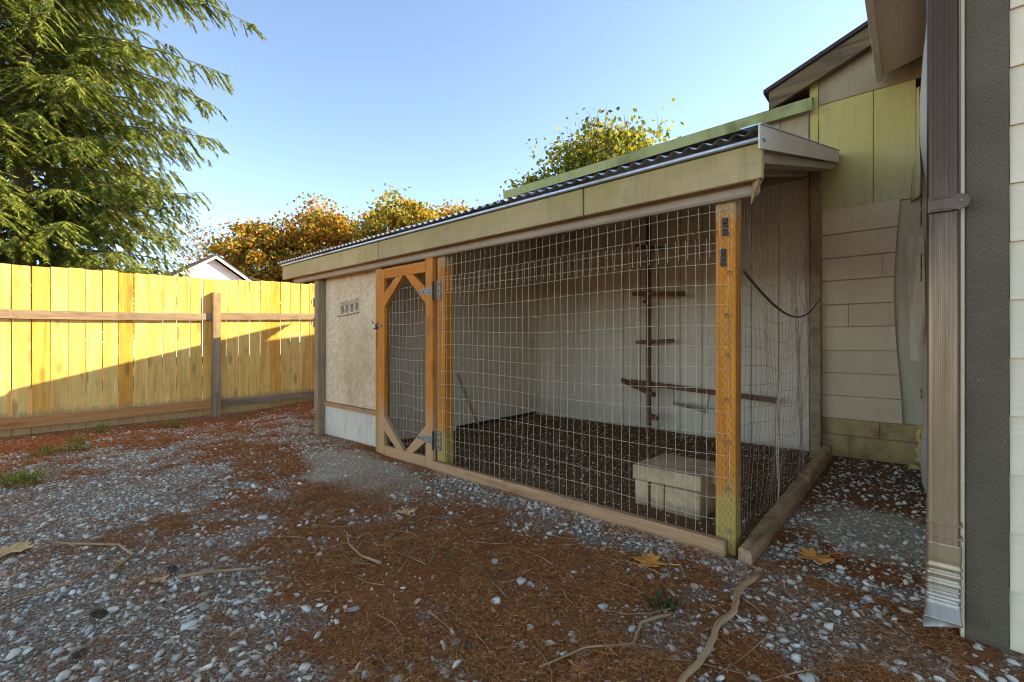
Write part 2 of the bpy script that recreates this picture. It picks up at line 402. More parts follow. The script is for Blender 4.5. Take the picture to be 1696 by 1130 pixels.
def soil():
    t = NT('yard_soil')
    a = t.n('VertexColor', layer_name='cover'); sp = t.n('SeparateColor', {0: a.outputs[0]})
    v = t.coord((1, 1, 1), False)
    n = t.noise(v, 55, 8, .78, .3); b = t.noise(v, 4, 5, .65); vor = t.n('TexVoronoi', {'Vector': v, 'Scale': 140.0}).outputs['Color']
    g = t.n('SeparateColor', {0: vor}).outputs[0]
    brown = t.ramp(n, [(.28, (.11, .036, .012)), (.5, (.32, .108, .032)), (.72, (.52, .21, .07))])
    sand = t.ramp(g, [(0, (.30, .225, .13)), (.55, (.50, .40, .25)), (1, (.68, .58, .41))])
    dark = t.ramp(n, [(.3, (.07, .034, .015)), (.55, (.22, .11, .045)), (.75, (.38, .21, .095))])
    grav = t.ramp(g, [(0, (.14, .085, .05)), (.6, (.32, .235, .155)), (1, (.56, .475, .36))])
    e = t.math('ADD', sp.outputs[1], t.math('MULTIPLY', t.math('SUBTRACT', n, .5), 1.2))
    col = t.mix(t.ramp(e, [(.5, 0.0), (.75, 1.0)]), brown, grav)
    e2 = t.math('ADD', sp.outputs[0], t.math('MULTIPLY', t.math('SUBTRACT', n, .5), .8))
    col = t.mix(t.ramp(e2, [(.3, 0.0), (.6, 1.0)]), col, sand)
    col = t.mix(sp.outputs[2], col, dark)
    col = t.mix(.4, col, t.ramp(b, [(.3, .7), (.7, 1.2)]), 'MULTIPLY')
    nb = t.bump(t.math('ADD', n, t.math('MULTIPLY', g, .4)), .9, .012)
    return t.done(col, .95, nb, spec=.15)
M['soil'] = soil()

# ------------------------------------------------------------------ ground
def axis_pts(lo, hi, step, far):
    a = list(np.arange(lo, hi + 1e-6, step)); d = step; x = hi
    while x < far: d *= 1.5; x += d; a.append(x)
    d = step; x = lo
    while x > -far: d *= 1.5; x -= d; a.insert(0, x)
    return np.array(a)
gx = axis_pts(-7.6, .8, .033, 400); gy = axis_pts(-.6, 5.2, .033, 400)
GX, GY = np.meshgrid(gx, gy, indexing='ij')
near = ((GX > -9) & (GX < 2) & (GY > -2) & (GY < 7)).astype(float)
GZ = gh(GX, GY) * near - .03 * (1 - near)
nx, ny = GX.shape
ii = (np.arange(nx - 1)[:, None] * ny + np.arange(ny - 1)[None, :]).ravel()
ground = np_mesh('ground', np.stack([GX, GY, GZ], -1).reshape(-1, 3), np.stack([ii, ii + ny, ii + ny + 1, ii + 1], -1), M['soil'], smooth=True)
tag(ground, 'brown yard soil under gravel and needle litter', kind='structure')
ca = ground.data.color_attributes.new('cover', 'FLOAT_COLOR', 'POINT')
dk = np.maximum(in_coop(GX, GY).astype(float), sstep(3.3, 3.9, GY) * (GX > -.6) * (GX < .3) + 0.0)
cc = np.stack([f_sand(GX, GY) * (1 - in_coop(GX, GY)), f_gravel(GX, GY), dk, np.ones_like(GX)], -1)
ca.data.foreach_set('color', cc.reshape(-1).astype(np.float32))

# ------------------------------------------------------------------ loose stones, needles, chips (uncountable)
PHI = (1 + 5 ** .5) / 2
ICO_V = np.array([(-1, PHI, 0), (1, PHI, 0), (-1, -PHI, 0), (1, -PHI, 0), (0, -1, PHI), (0, 1, PHI), (0, -1, -PHI), (0, 1, -PHI), (PHI, 0, -1), (PHI, 0, 1), (-PHI, 0, -1), (-PHI, 0, 1)]) / (1 + PHI ** 2) ** .5
ICO_F = np.array([(0, 11, 5), (0, 5, 1), (0, 1, 7), (0, 7, 10), (0, 10, 11), (1, 5, 9), (5, 11, 4), (11, 10, 2), (10, 7, 6), (7, 1, 8), (3, 9, 4), (3, 4, 2), (3, 2, 6), (3, 6, 8), (3, 8, 9), (4, 9, 5), (2, 4, 11), (6, 2, 10), (8, 6, 7), (9, 8, 1)])
def subdiv(V, F):
    V = list(map(tuple, V)); c = {}; o = []
    def mid(a, b):
        k = (min(a, b), max(a, b))
        if k not in c:
            p = (np.array(V[a]) + np.array(V[b])) / 2; V.append(tuple(p / np.linalg.norm(p))); c[k] = len(V) - 1
        return c[k]
    for a, b, d in F:
        x, y, z = mid(a, b), mid(b, d), mid(d, a); o += [(a, x, z), (b, y, x), (d, z, y), (x, y, z)]
    return np.array(V), np.array(o)
ICO2 = subdiv(ICO_V, ICO_F)
def rock_shape(fine, angular):
    V, F = (ICO2 if fine else (ICO_V, ICO_F)); V = V.copy()
    V *= (1 + rng.normal(0, .07 if fine else .14, (len(V), 1)))
    for _ in range(10 if angular else 3):
        n = rng.normal(size=3); n /= np.linalg.norm(n); d = rng.uniform(.32, .72) if angular else rng.uniform(.5, .8)
        k = V @ n; over = np.maximum(k - d, 0); V = V - over[:, None] * n
    V *= np.array([1.15, rng.uniform(.6, .95), rng.uniform(.42, .75)])
    return V, F
def euler(yaw, tx, ty):
    cz, sz = np.cos(yaw), np.sin(yaw); cx, sx = np.cos(tx), np.sin(tx); cy, sy = np.cos(ty), np.sin(ty)
    Rz = np.zeros((len(yaw), 3, 3)); Rz[:, 0, 0] = cz; Rz[:, 0, 1] = -sz; Rz[:, 1, 0] = sz; Rz[:, 1, 1] = cz; Rz[:, 2, 2] = 1
    Rx = np.zeros_like(Rz); Rx[:, 0, 0] = 1; Rx[:, 1, 1] = cx; Rx[:, 1, 2] = -sx; Rx[:, 2, 1] = sx; Rx[:, 2, 2] = cx
    Ry = np.zeros_like(Rz); Ry[:, 1, 1] = 1; Ry[:, 0, 0] = cy; Ry[:, 0, 2] = sy; Ry[:, 2, 0] = -sy; Ry[:, 2, 2] = cy
    return Rz @ Rx @ Ry
def scatter(shapes, P, S, tilt=.35):
    vs_, fs, base = [], [], 0
    pick = rng.integers(0, len(shapes), len(P))
    for k, (V, F) in enumerate(shapes):
        m = pick == k; n = int(m.sum())
        if not n: continue
        Rm = euler(rng.uniform(0, 6.283, n), rng.normal(0, tilt, n), rng.normal(0, tilt, n))
        W = np.einsum('nij,vj->nvi', Rm, V) * S[m][:, None, None] + P[m][:, None, :]
        vs_.append(W.reshape(-1, 3)); fs.append((F[None] + (np.arange(n) * len(V))[:, None, None] + base).reshape(-1, F.shape[1])); base += n * len(V)
    return np.concatenate(vs_), np.concatenate(fs)
def free(x, y):
    """open yard that the ground cover lies on"""
    ok = ~((x > -4.95) & (x < -.52) & (y > 2.22)) & ~((x > .10) & (y > 2.15)) & (y < 4.93)
    return ok & (x > -6.95)
M['gravel'] = island('crushed_gravel', [(0, (.22, .175, .12)), (.15, (.42, .36, .265)), (.45, (.60, .53, .41)), (.7, (.73, .65, .505)), (.82, (.62, .455, .265)), (.92, (.80, .70, .53)), (1, (.85, .76, .59))], .8, noise_amt=.3, nscale=90)
def gen(n, lo, hi, rmin, rmax, field, power=2.0):
    x = rng.uniform(lo[0], hi[0], n); y = rng.uniform(lo[1], hi[1], n)
    keep = rng.random(n) < field(x, y); x, y = x[keep], y[keep]
    r = rmin + (rmax - rmin) * rng.random(len(x)) ** power
    return np.stack([x, y, gh(x, y) + r * rng.uniform(-.22, .22, len(x))], -1), r
yard = lambda x, y: free(x, y) * (f_gravel(x, y) ** 1.3) * (1 - .8 * f_sand(x, y)) * (1 - .6 * sstep(3.3, 4.0, y))
Vs, Fs = [], []; base = 0
def acc(V, F):
    global base
    Vs.append(V); Fs.append(F + base); base += len(V)
camdist = lambda P: np.hypot(P[:, 0], P[:, 1])
P, S = gen(38000, (-7, -.5), (.6, 4.9), .007, .024, yard, 1.7)
nr = camdist(P) < 2.3
acc(*scatter([rock_shape(True, True) for _ in range(14)], P[nr], S[nr])); acc(*scatter([rock_shape(False, True) for _ in range(14)], P[~nr], S[~nr]))
P, S = gen(62000, (-7, -.5), (.6, 4.9), .003, .009, lambda x, y: yard(x, y) * .9 + .12 * free(x, y) + .5 * f_sand(x, y) * free(x, y), 1.5)
acc(*scatter([rock_shape(False, False) for _ in range(10)], P, S))
P, S = gen(420, (-4, 0), (.3, 2.6), .020, .036, lambda x, y: free(x, y) * np.clip(f_gravel(x, y) + .15, 0, 1) * (1 - f_sand(x, y)), 2.2)
acc(*scatter([rock_shape(True, True) for _ in range(10)], P, S, .25))
# pale chippings banked up against the front sill, pebbles in the side strip
P, S = gen(3000, (-2.8, 2.0), (-.5, 2.235), .005, .017, lambda x, y: np.exp(-((y - 2.2) / .09) ** 2) * (.35 + .65 * sstep(-2.4, -1.4, x)), 1.6)
acc(*scatter([rock_shape(True, True) for _ in range(8)], P, S))
P, S = gen(1500, (-.5, 2.3), (.1, 4.9), .004, .018, lambda x, y: .6 + 0 * x, 2.5)
acc(*scatter([rock_shape(True, False) for _ in range(8)], P, S))
gravel = np_mesh('gravel', np.concatenate(Vs), np.concatenate(Fs), M['gravel'])
tag(gravel, 'grey crushed gravel scattered over the yard', 'gravel', kind='stuff')
# pebbles and wood chips on the coop floor
Vs, Fs, base = [], [], 0
M['chips'] = island('coop_chips', [(0, (.11, .05, .018)), (.3, (.28, .135, .05)), (.6, (.44, .25, .105)), (.85, (.60, .42, .24)), (1, (.76, .64, .46))], .9, nscale=120)
P, S = gen(15000, (-3.85, 2.33), (-.62, 4.9), .005, .016, lambda x, y: .35 + .5 * vnoise(x, y, 2.2, 3, 60), 2.2)
P[:, 2] += .05 * sstep(4.3, 4.9, P[:, 1]) * vnoise(P[:, 0], P[:, 1], 2, 2, 70)
acc(*scatter([rock_shape(False, True) * 1 if False else rock_shape(False, True) for _ in range(12)], P, S))
cf = np_mesh('coop_litter', np.concatenate(Vs), np.concatenate(Fs), M['chips'])
tag(cf, 'dark wood chips and pebbles covering the floor inside the wire run', 'litter', kind='stuff')

def strips(P, yaw, L, W, droop=.15, lift=None):
    """thin tapered blades lying about; 1 quad each"""
    n = len(P); d = np.stack([np.cos(yaw), np.sin(yaw), rng.normal(0, droop, n)], -1); s = np.stack([-np.sin(yaw), np.cos(yaw), rng.normal(0, .5, n)], -1)
    a = P - d * L[:, None] / 2; b = P + d * L[:, None] / 2; hw = s * W[:, None] / 2
    V = np.stack([a - hw, b, a + hw], 1).reshape(-1, 3)
    return V, np.arange(3 * n).reshape(n, 3)
M['needles'] = island('dry_needles', [(0, (.10, .028, .010)), (.3, (.32, .092, .024)), (.6, (.52, .18, .045)), (.85, (.64, .27, .08)), (1, (.74, .46, .21))], .9, noise_amt=.2)
nf = lambda x, y: free(x, y) * np.clip(.1 + 3.0 * (vnoise(x, y, 3.2, 3, 55) - .27), .15, 1) * np.clip(1.3 - 1.1 * f_gravel(x, y), .10, 1) * (1 - .9 * f_sand(x, y)) * (1 - .75 * sstep(3.0, 3.8, y))
Vs, Fs, base = [], [], 0
for lo, hi, n, l0, l1, wd in (((-3.2, 0.0), (.12, 2.3), 640000, .012, .034, .0012), ((-6.95, -.3), (-2.9, 4.6), 230000, .015, .042, .0026), ((-3.2, 0), (.3, 4.6), 60000, .014, .04, .0019)):
    x = rng.uniform(lo[0], hi[0], n); y = rng.uniform(lo[1], hi[1], n); k = rng.random(n) < nf(x, y); x, y = x[k], y[k]; n = len(x)
    cl = vnoise(x, y, 9, 3, 80)
    P = np.stack([x, y, gh(x, y) + .002 + .020 * rng.random(n) * cl * 1.4 * (.5 + 1.1 * vnoise(x, y, 3.2, 3, 55)) * (1.1 - .7 * f_gravel(x, y))], -1)
    acc(*strips(P, rng.uniform(0, 6.283, n), rng.uniform(l0, l1, n), rng.uniform(.6, 1.4, n) * wd, .22))
needles = np_mesh('needle_litter', np.concatenate(Vs), np.concatenate(Fs), M['needles'])
tag(needles, 'reddish brown dry conifer needles covering the yard', 'needles', kind='stuff')

# ------------------------------------------------------------------ house at the right (gives the yard its shade)
house = thing('house', 'cream lap-sided house with dark corner board and wide eave', 'house', (5, 8, 0))
HX, HY = .13, 2.20
MB().box((HX + .006, HY + .02, -.3), (10.0, 13.6, 3.25), .001).build('wall_core', M['siding'], house)
for k, (z0, z1) in enumerate(zip([0.01 + .1895 * i for i in range(-1, 17)], [0.01 + .1895 * i for i in range(0, 18)])):
    m = MB(); off = .003 * math.sin(k * 2.1)
    m.prism([(HY - .014, z0 - .012), (HY - .002 , z1), (HY + .019, z1), (HY + .019, z0 - .012)], 0, HX + .104, 4.2)
    m.build('siding_board', M['siding'], house)
MB().box((HX, HY - .022, -.08), (HX + .102, HY + .019, 3.22), .003).build('corner_board', M['felt'], house)
MB().box((HX - .012, HY - .019, -.02), (HX - .001, HY + .06, 3.22), .002).build('corner_edge', M['siding'], house)
# hip roof: eave, soffit, fascia, ridge
e0, e1, f0, f1, ze, zr = -.235, 10.4, 1.90, 14.0, 3.33, 5.6
m = MB()
m.add([(e0, f0, ze), (e1, f0, ze), (e1, f1, ze), (e0, f1, ze), (5, 6.85, zr), (5, 9.0, zr)],
      [(0, 1, 4), (1, 2, 5, 4), (2, 3, 5), (3, 0, 4, 5), (3, 2, 1, 0)])
m.build('roof', M['shingle'], house)
MB().box((e0, f0, 3.15), (e0 + .042, 4.84, ze - .004), .003).build('fascia_board', M['soffit'], house)
MB().box((e0 + .044, f0, 3.15), (e1, f0 + .042, ze - .004), .003).build('fascia_board', M['soffit'], house)
MB().add([(e0 + .043, f0 + .043, 3.19), (HX, f0 + .043, 3.275), (HX, 4.84, 3.275), (e0 + .043, 4.84, 3.19),
          (e0 + .043, f0 + .043, 3.20), (HX, f0 + .043, 3.285), (HX, 4.84, 3.285), (e0 + .043, 4.84, 3.20)],
         [(0, 1, 2, 3), (7, 6, 5, 4), (0, 4, 5, 1), (1, 5, 6, 2), (2, 6, 7, 3), (3, 7, 4, 0)]).build('soffit', M['soffit'], house)
# loose weather sheet on the side wall, bulging near the inner corner
V, F = [], []; ny_, nz_ = 30, 60
for i in range(ny_ + 1):
    y = 3.0 + (4.93 - 3.0) * i / ny_
    for j in range(nz_ + 1):
        z = .03 + 3.1 * j / nz_
        b = .052 + .022 * math.sin(z * 2.3 + 1) + .010 * math.sin(z * 7 + y * 3) + .012 * math.sin(y * 5 + z)
        V.append((HX - .004 - b * float(sstep(3.0, 4.3, y)) - .004, y, z))
for i in range(ny_):
    for j in range(nz_):
        a = i * (nz_ + 1) + j; F.append((a, a + 1, a + nz_ + 2, a + nz_ + 1))
np_mesh('weather_sheet', V, F, M['wrap'], house, True)
wm = MB()
for z in (1.62, 1.58, 1.545, 1.50, 1.46, 1.88, 1.91, 1.945, .62, .58, 2.02, 2.055):
    wm.box((HX - .094, 4.45, z), (HX - .088, 4.72 + .05 * math.sin(z * 40), z + .014), .0005)
o = wm.build('printed_mark', M['black'], house); o['kind'] = 'stuff'
m = MB(); pts, rr = [], []
for i in range(29):
    z = .03 + .29 * i / 28; pts.append((.030 + .008 * math.sin(i * .55), 4.90 + .006 * math.cos(i * .8), z)); rr.append(.017 + .005 * math.sin(i * .9) + .003 * math.sin(i * 2.1) + (.012 if i < 4 else 0))
m.tube(pts, rr, 8); m.build('foam_bead', M['foam'], house, True)

# downspout
ds = thing('downspout', 'brown fluted metal downspout beside the dark corner board', 'downspout', (.076, 2.165, 0))
def ds_prof(cx, cy, wx, wy, flute=True):
    p = []
    n = 40
    for i in range(n + 1):
        t = i / n; x = cx - wx / 2 + wx * t
        d = 0
        if flute and .16 < t < .86: d = .0026 * (0.5 - .5 * math.cos((t - .16) / .70 * 2 * math.pi * 6))
        e = .010 * max(0, 1 - t / .10) ** 2 + .010 * max(0, 1 - (1 - t) / .10) ** 2
        p.append((x, cy - wy / 2 + d + e))
    p += [(cx + wx / 2, cy + wy / 2), (cx - wx / 2, cy + wy / 2)]
    return p
m = MB(); m.prism(ds_prof(.073, 2.165, .080, .056), 2, .30, 3.02); m.build('pipe', M['bronze'], ds)
# lower elbow: crimp rings, then a short flared shoe kicking outward, open at the mouth
V, F = [], []; K = 44; ctrl = [(2.165, .31), (2.165, .22), (2.158, .15), (2.135, .09), (2.095, .045)]
def cpath(t):
    f = t * (len(ctrl) - 1); i = min(int(f), len(ctrl) - 2); u = f - i; u = u * u * (3 - 2 * u) * .5 + u * .5
    return Vector((0, ctrl[i][0] * (1 - u) + ctrl[i + 1][0] * u, ctrl[i][1] * (1 - u) + ctrl[i + 1][1] * u))
for i in range(K + 1):
    t = i / K; p = cpath(t); ang = .95 * float(sstep(.25, 1.0, t)); cr = (.0032 * math.sin(i * 1.45) if .18 < t < .72 else 0)
    wx = .087 + cr * 2 + .010 * max(0, t - .8) / .2; wy = .061 + cr * 2 + .014 * max(0, t - .8) / .2
    ring = [(x - .077, y) for x, y in ds_prof(.077, 0, wx, wy, False)[::2]]
    for x, q in ring:
        V.append((.077 - .006 * t + x, p.y + q * math.cos(ang), p.z - q * math.sin(ang)))
    n = len(ring)
for i in range(K):
    for j in range(n): F.append((i * n + j, (i + 1) * n + j, (i + 1) * n + (j + 1) % n, i * n + (j + 1) % n))
o = np_mesh('outlet_elbow', V, F, M['bronze'], ds)
sol = o.modifiers.new('wall', 'SOLIDIFY'); sol.thickness = .002
m = MB()
for z in (.33, .375):
    m.box((.031, 2.133, z), (.123, 2.196, z + .006), .002)
m.build('crimp_ring', M['bronze'], ds)
m = MB(); m.box((.034, 2.124, 1.44), (.112, 2.131, 1.492), .002); m.box((.04, 2.1215, 1.446), (.105, 2.1245, 1.449), .001); m.box((.04, 2.1215, 1.483), (.105, 2.1245, 1.486), .001)
m.tube([(.112, 2.131, 1.466), (.112, 2.122, 1.466)], .026, 20); st = m.build('strap', M['bronze'], ds)
m = MB(); m.tube([(.118, 2.124, 1.468), (.118, 2.1175, 1.468)], [.006, .004], 10); m.build('screw', M['hinge'], st)
m = MB()
for i in range(5):
    z = 2.92 + .02 * i; m.box((.031, 2.131, z), (.123, 2.199, z + .009), .003)
m.build('top_crimp', M['bronze'], ds)

# ------------------------------------------------------------------ lean-to building behind the coop
WY = 4.95
shed = thing('shed', 'lean-to shed with mossy panel and buckled lap siding behind the coop', 'shed', (-2.4, 7, 0))
m = MB(); m.box((-4.25, WY + .02, -.2), (.12, 9.0, 3.0), .001); m.build('wall_core', M['inner'], shed)
edges = [-4.25, -4.05, -3.85, -3.53, -3.30, -3.065, -2.85, -2.605, -2.385, -2.165, -1.92, -1.685, -1.45, -1.21, -.97, -.72]
for a, b in zip(edges, edges[1:]):
    MB().box((a + .004, WY - .001 + random.uniform(0, .003), -.05), (b - .004, WY + .019, 3.0), .002).build('wall_board', M['inner'], shed)
# mossy upper panel
for a, b in ((-.648, -.262), (-.258, .01)):
    MB().box((a, WY - .012, 2.165), (b, WY + .018, 3.13), .002).build('wall_panel', M['sheet'], shed)
MB().box((-.718, WY - .02, 2.45), (-.652, WY + .016, 3.40), .002).build('trim_board', M['sheet'], shed)
MB().box((-.648, WY - .016, 3.134), (.05, WY + .018, 3.62), .002).build('gable_board', M['greyboard'], shed)
MB().box((-.10, WY - .004, .33), (.115, WY + .018, 2.16), .001).build('wall_panel', M['sheet'], shed)
# curled flap of the upper panel
V, F = [], []
for i in range(9):
    for j in range(25):
        z = 3.05 - .92 * j / 24; t = i / 8; fl = float(sstep(2.65, 2.16, z))
        curl = fl * t; x = .012 + t * (.018 + .045 * fl); y = WY - .014 - .055 * math.sin(curl * 2.4) - .02 * t
        V.append((x - .035 * fl, y, z + .03 * curl))
for i in range(8):
    for j in range(24): a = i * 25 + j; F.append((a, a + 1, a + 26, a + 25))
fo = np_mesh('curled_flap', V, F, M['sheet'], shed, True); s_ = fo.modifiers.new('t', 'SOLIDIFY'); s_.thickness = .003
# lap boards on a buckled panel
rows = [.318, .52, .719, .918, 1.125, 1.322, 1.535, 1.735, 1.946, 2.17]
splits = {1: None, 5: None, 7: None}
seam = {2: None, 4: -.43, 6: -.20, 7: -.44}
def right_end(z): return -.098 + .028 * math.sin((z - .35) * 2.6 + 2.0)
for k, (z0, z1) in enumerate(zip(rows, rows[1:])):
    xs = [-.648] + ([seam[k]] if seam.get(k) else []) + [None]
    for a, b in zip(xs, xs[1:]):
        x0 = a + .0015; xa, xb = (right_end(z0), right_end(z1)) if b is None else (b - .0015, b - .0015)
        m = MB(); y0 = WY - .030; y1 = WY - .024
        buck = lambda x, z: -.016 * float(sstep(-.35, -.08, x)) * (0.6 + .4 * math.sin(z * 3))
        ya = [(x0, z0 + .003, y0), (xa, z0 + .003, y0 + buck(xa, z0)), (xb, z1 - .003, y1 + buck(xb, z1)), (x0, z1 - .003, y1)]
        front = [(x, y, z) for x, z, y in ya]; back = [(x, y + .013, z) for x, z, y in ya]
        m.add(front + back, [(0, 1, 2, 3), (7, 6, 5, 4), (0, 4, 5, 1), (1, 5, 6, 2), (2, 6, 7, 3), (3, 7, 4, 0)])
        m.build('lap_board', M['lap'], shed)
# foundation blocks
for z0, z1, cuts in ((.172, .318, (-.72, -.215, .11)), (-.08, .168, (-.72, -.42, .11))):
    for a, b in zip(cuts, cuts[1:]):
        MB().box((a + .004, WY - .006, z0), (b - .004, WY + .019, z1), .006).build('foundation_block', M['found'], shed)
# plastic film hanging in the corner
V, F = [], []
for i in range(9):
    for j in range(31):
        t = i / 8; s = j / 30; z = 1.84 - 1.0 * s
        x = -.045 + .02 * s + t * (.105 - .01 * s); y = WY - .03 - .014 * math.sin(t * 6 + s * 5) - .018 * math.sin(s * 9 + t * 3) * s - .012 * abs(math.sin(t * 9 - s * 7))
        V.append((x, y, z))
for i in range(8):
    for j in range(30): a = i * 31 + j; F.append((a, a + 1, a + 32, a + 31))
np_mesh('plastic_film', V, F, M['plastic'], shed, False)
# roof and green drip edge; rake timber beside the house
m = MB(); m.add([(-4.45, 4.86, 3.14), (-.72, 4.86, 3.17), (-.72, 9.2, 3.75), (-4.45, 9.2, 3.72), (-4.45, 4.86, 3.165), (-.72, 4.86, 3.195), (-.72, 9.2, 3.79), (-4.45, 9.2, 3.76)],
    [(0, 1, 2, 3), (7, 6, 5, 4), (0, 4, 5, 1), (1, 5, 6, 2), (2, 6, 7, 3), (3, 7, 4, 0)]); m.build('roof', M['shingle'], shed)
m = MB(); y = 4.852
m.add([(-4.45, y, 3.055), (-.69, y, 3.085), (-.69, y - .012, 3.19), (-4.45, y - .012, 3.16), (-4.45, y + .10, 3.20), (-.69, y + .10, 3.23), (-4.45, y - .022, 3.045), (-.69, y - .022, 3.075)],
    [(0, 1, 2, 3), (3, 2, 5, 4), (6, 7, 1, 0)]); o = m.build('drip_edge', M['green'], shed); s_ = o.modifiers.new('t', 'SOLIDIFY'); s_.thickness = .002
for a, b in ((-.95, -.724), (-1.2, -.954)):
    MB().box((a, WY - .035, 2.5), (b, WY - .003, 3.22), .002).build('frieze_board', M['greyboard'], shed)
slope = .385
rk = lambda x: 3.35 + slope * (x + 1.03)
m = MB(); m.prism([(WY - .12, 0), (WY - .08, 0), (WY - .08, .17), (WY - .12, .17)], 0, -1.03, .1)
m.v = [(x, y_, z + rk(x) - .17) for x, y_, z in m.v]; m.build('rake_board', M['rake'], shed)
m = MB(); m.prism([(WY - .15, 0), (9.2, 0), (9.2, .035), (WY - .15, .035)], 0, -1.07, .1)
m.v = [(x, y_, z + rk(x) + .003) for x, y_, z in m.v]; m.build('upper_roof', M['shingle'], shed)

# ------------------------------------------------------------------ chicken coop
coop = thing('chicken_coop', 'timber chicken run with wire mesh, gate and corrugated roof', 'chicken coop', (-2.75, 3.6, 0))
FY = 2.29
def part(name, lo, hi, mat_, parent=coop, ch=.003): return MB().box(lo, hi, ch).build(name, M[mat_], parent)
cp = part('post', (-.717, FY, -.1), (-.627, FY + .09, 1.71), 'treated')
part('post', (-2.81, FY, -.1), (-2.715, FY + .09, 1.72), 'treated')
part('post', (-3.685, FY - .002, -.1), (-3.592, FY + .088, 1.70), 'treated')
part('post', (-4.90, FY, -.1), (-4.81, FY + .09, 1.70), 'post_old')
part('post', (-.70, 4.83, -.05), (-.622, 4.92, 2.52), 'sill_side')
for z0, z1, xo in ((1.50, 1.585, 0), (1.355, 1.44, -.008)):      # black strap plates on the corner post
    m = MB(); x = -.672 + xo
    for i in range(3): m.box((x - .012 + .002 * math.sin(i * 3), FY - .008 - .001 * i % 2, z0 + (z1 - z0) * i / 3), (x + .012, FY - .0005, z0 + (z1 - z0) * (i + .93) / 3), .002)
    m.build('strap_plate', M['black'], cp)
# fascia boards with open joints, drip strip, header
xs = [-5.43, -3.45, -1.385, -.485]
for a, b in zip(xs, xs[1:]):
    MB().box((a + .003, 2.165 + random.uniform(0, .003), 1.700), (b - .003, 2.205, 1.852), .004).build('fascia_board', M['fascia'], coop)
part('drip_strip', (-5.44, 2.150, 1.856), (-.478, 2.20, 1.874), 'galv', ch=.006)
part('header_beam', (-5.3, 2.24, 1.655), (-.52, 2.286, 1.76), 'beam', ch=.012)
part('header_beam', (-2.7, 2.40, 1.70), (-.62, 2.44, 1.79), 'beam')
zroof = lambda y: 1.882 + .272 * (y - 2.15)
for x in (-4.8, -3.9, -3.0, -2.2, -1.45, -.74):
    MB().beam((x, 2.22, zroof(2.22) - .075), (x, 4.92, zroof(4.92) - .075), .04, .09).build('rafter', M['beam'], coop)
for k in range(8):                                               # corrugated sheets
    x0 = -5.46 + k * .617; x1 = x0 + .65; n = 77; yy = [2.115 + random.uniform(-.006, .006), 3.1, 4.2, 4.94]; V = []; F = []
    for y in yy:
        for i in range(n + 1):
            x = x0 + (x1 - x0) * i / n
            V.append((x, y, zroof(y) + .010 * math.sin((x + 5.46) / .0685 * 2 * math.pi) + .012 + .0012 * (k % 2)))
    for r in range(len(yy) - 1):
        for i in range(n): a = r * (n + 1) + i; F.append((a, a + 1, a + n + 2, a + n + 1))
    np_mesh('roof_sheet', V, F, M['galv'], coop, True)
# rake flashing and rake board at the open end
def raked(name, x0, x1, y0, y1, zlo, zhi, mat_):
    m = MB(); m.add([(x, y, zroof(y) + z) for x in (x0, x1) for y in (y0, y1) for z in (zlo, zhi)],
        [(0, 1, 3, 2), (4, 6, 7, 5), (0, 4, 5, 1), (2, 3, 7, 6), (0, 2, 6, 4), (1, 5, 7, 3)]); return m.build(name, M[mat_], coop)
raked('rake_flashing', -.492, -.484, 2.12, 4.80, -.065, .034, 'trim_white')
raked('rake_cap', -.56, -.480, 2.12, 4.80, .036, .042, 'galv')
raked('rake_board', -.60, -.515, 2.21, 4.80, -.115, -.068, 'beam')
m = MB(); m.add([(-.50, 2.17, 1.70), (-.50, 2.25, 1.72), (-.545, 2.22, 1.60), (-.52, 2.20, 1.845), (-.50, 2.27, 1.80), (-.54, 2.25, 1.83)], [(0, 1, 2), (0, 3, 4, 1), (1, 4, 5, 2), (2, 5, 3, 0), (3, 5, 4)]).build('corner_block', M['sill_side'], coop)
# strand-board front of the nest room
part('strand_board', (-4.806, 2.372, .345), (-3.69, 2.386, 1.75), 'osb')
part('batten', (-4.806, 2.346, .302), (-3.69, 2.370, .343), 'sill')
V, F = [], []; n = 110
for z in (-.06, .30):
    for i in range(n + 1):
        x = -4.806 + 1.116 * i / n; V.append((x, 2.378 + .011 * math.sin(x / .0685 * 2 * math.pi), z))
for i in range(n): F.append((i, i + 1, n + 2 + i, n + 1 + i))
np_mesh('skirt_sheet', V, F, M['skirt'], coop, True)
part('side_panel', (-4.85, 2.39, -.05), (-4.835, 4.93, 1.95), 'osb')
# partition inside the run
def ppanel(y0, y1, z0):
    m = MB(); zt = lambda y: 1.882 + .272 * (y - 2.15) - .02
    m.add([(x, y, z) for x in (-3.925, -3.905) for y, z in ((y0, z0), (y1, z0), (y1, zt(y1)), (y0, zt(y0)))], [(3, 2, 1, 0), (4, 5, 6, 7), (0, 1, 5, 4), (1, 2, 6, 5), (2, 3, 7, 6), (3, 0, 4, 7)]); m.build('partition_panel', M['inner'], coop)
ppanel(2.39, 3.46, -.03); ppanel(3.464, 4.945, 1.43)
m = MB(); m.add([(x, y, z) for x in (-3.946, -3.928) for y, z in ((2.39, -.05), (4.945, -.05), (4.945, 2.61), (2.39, 1.91))], [(3, 2, 1, 0), (4, 5, 6, 7), (0, 1, 5, 4), (1, 2, 6, 5), (2, 3, 7, 6), (3, 0, 4, 7)]); m.build('added_light_blocker', M['dark'], coop)  # unseen sheet added to stop sunlight leaking through the panel joint
part('partition_panel', (-3.925, 3.464, .03), (-3.907, 4.945, 1.426), 'inner')
hd = part('hatch', (-3.9045, 3.10, .06), (-3.895, 3.78, .72), 'inner')
MB().beam((-3.88, 3.46, .62), (-3.86, 3.76, .02), .02, .02).build('prop_stick', M['sill'], coop)
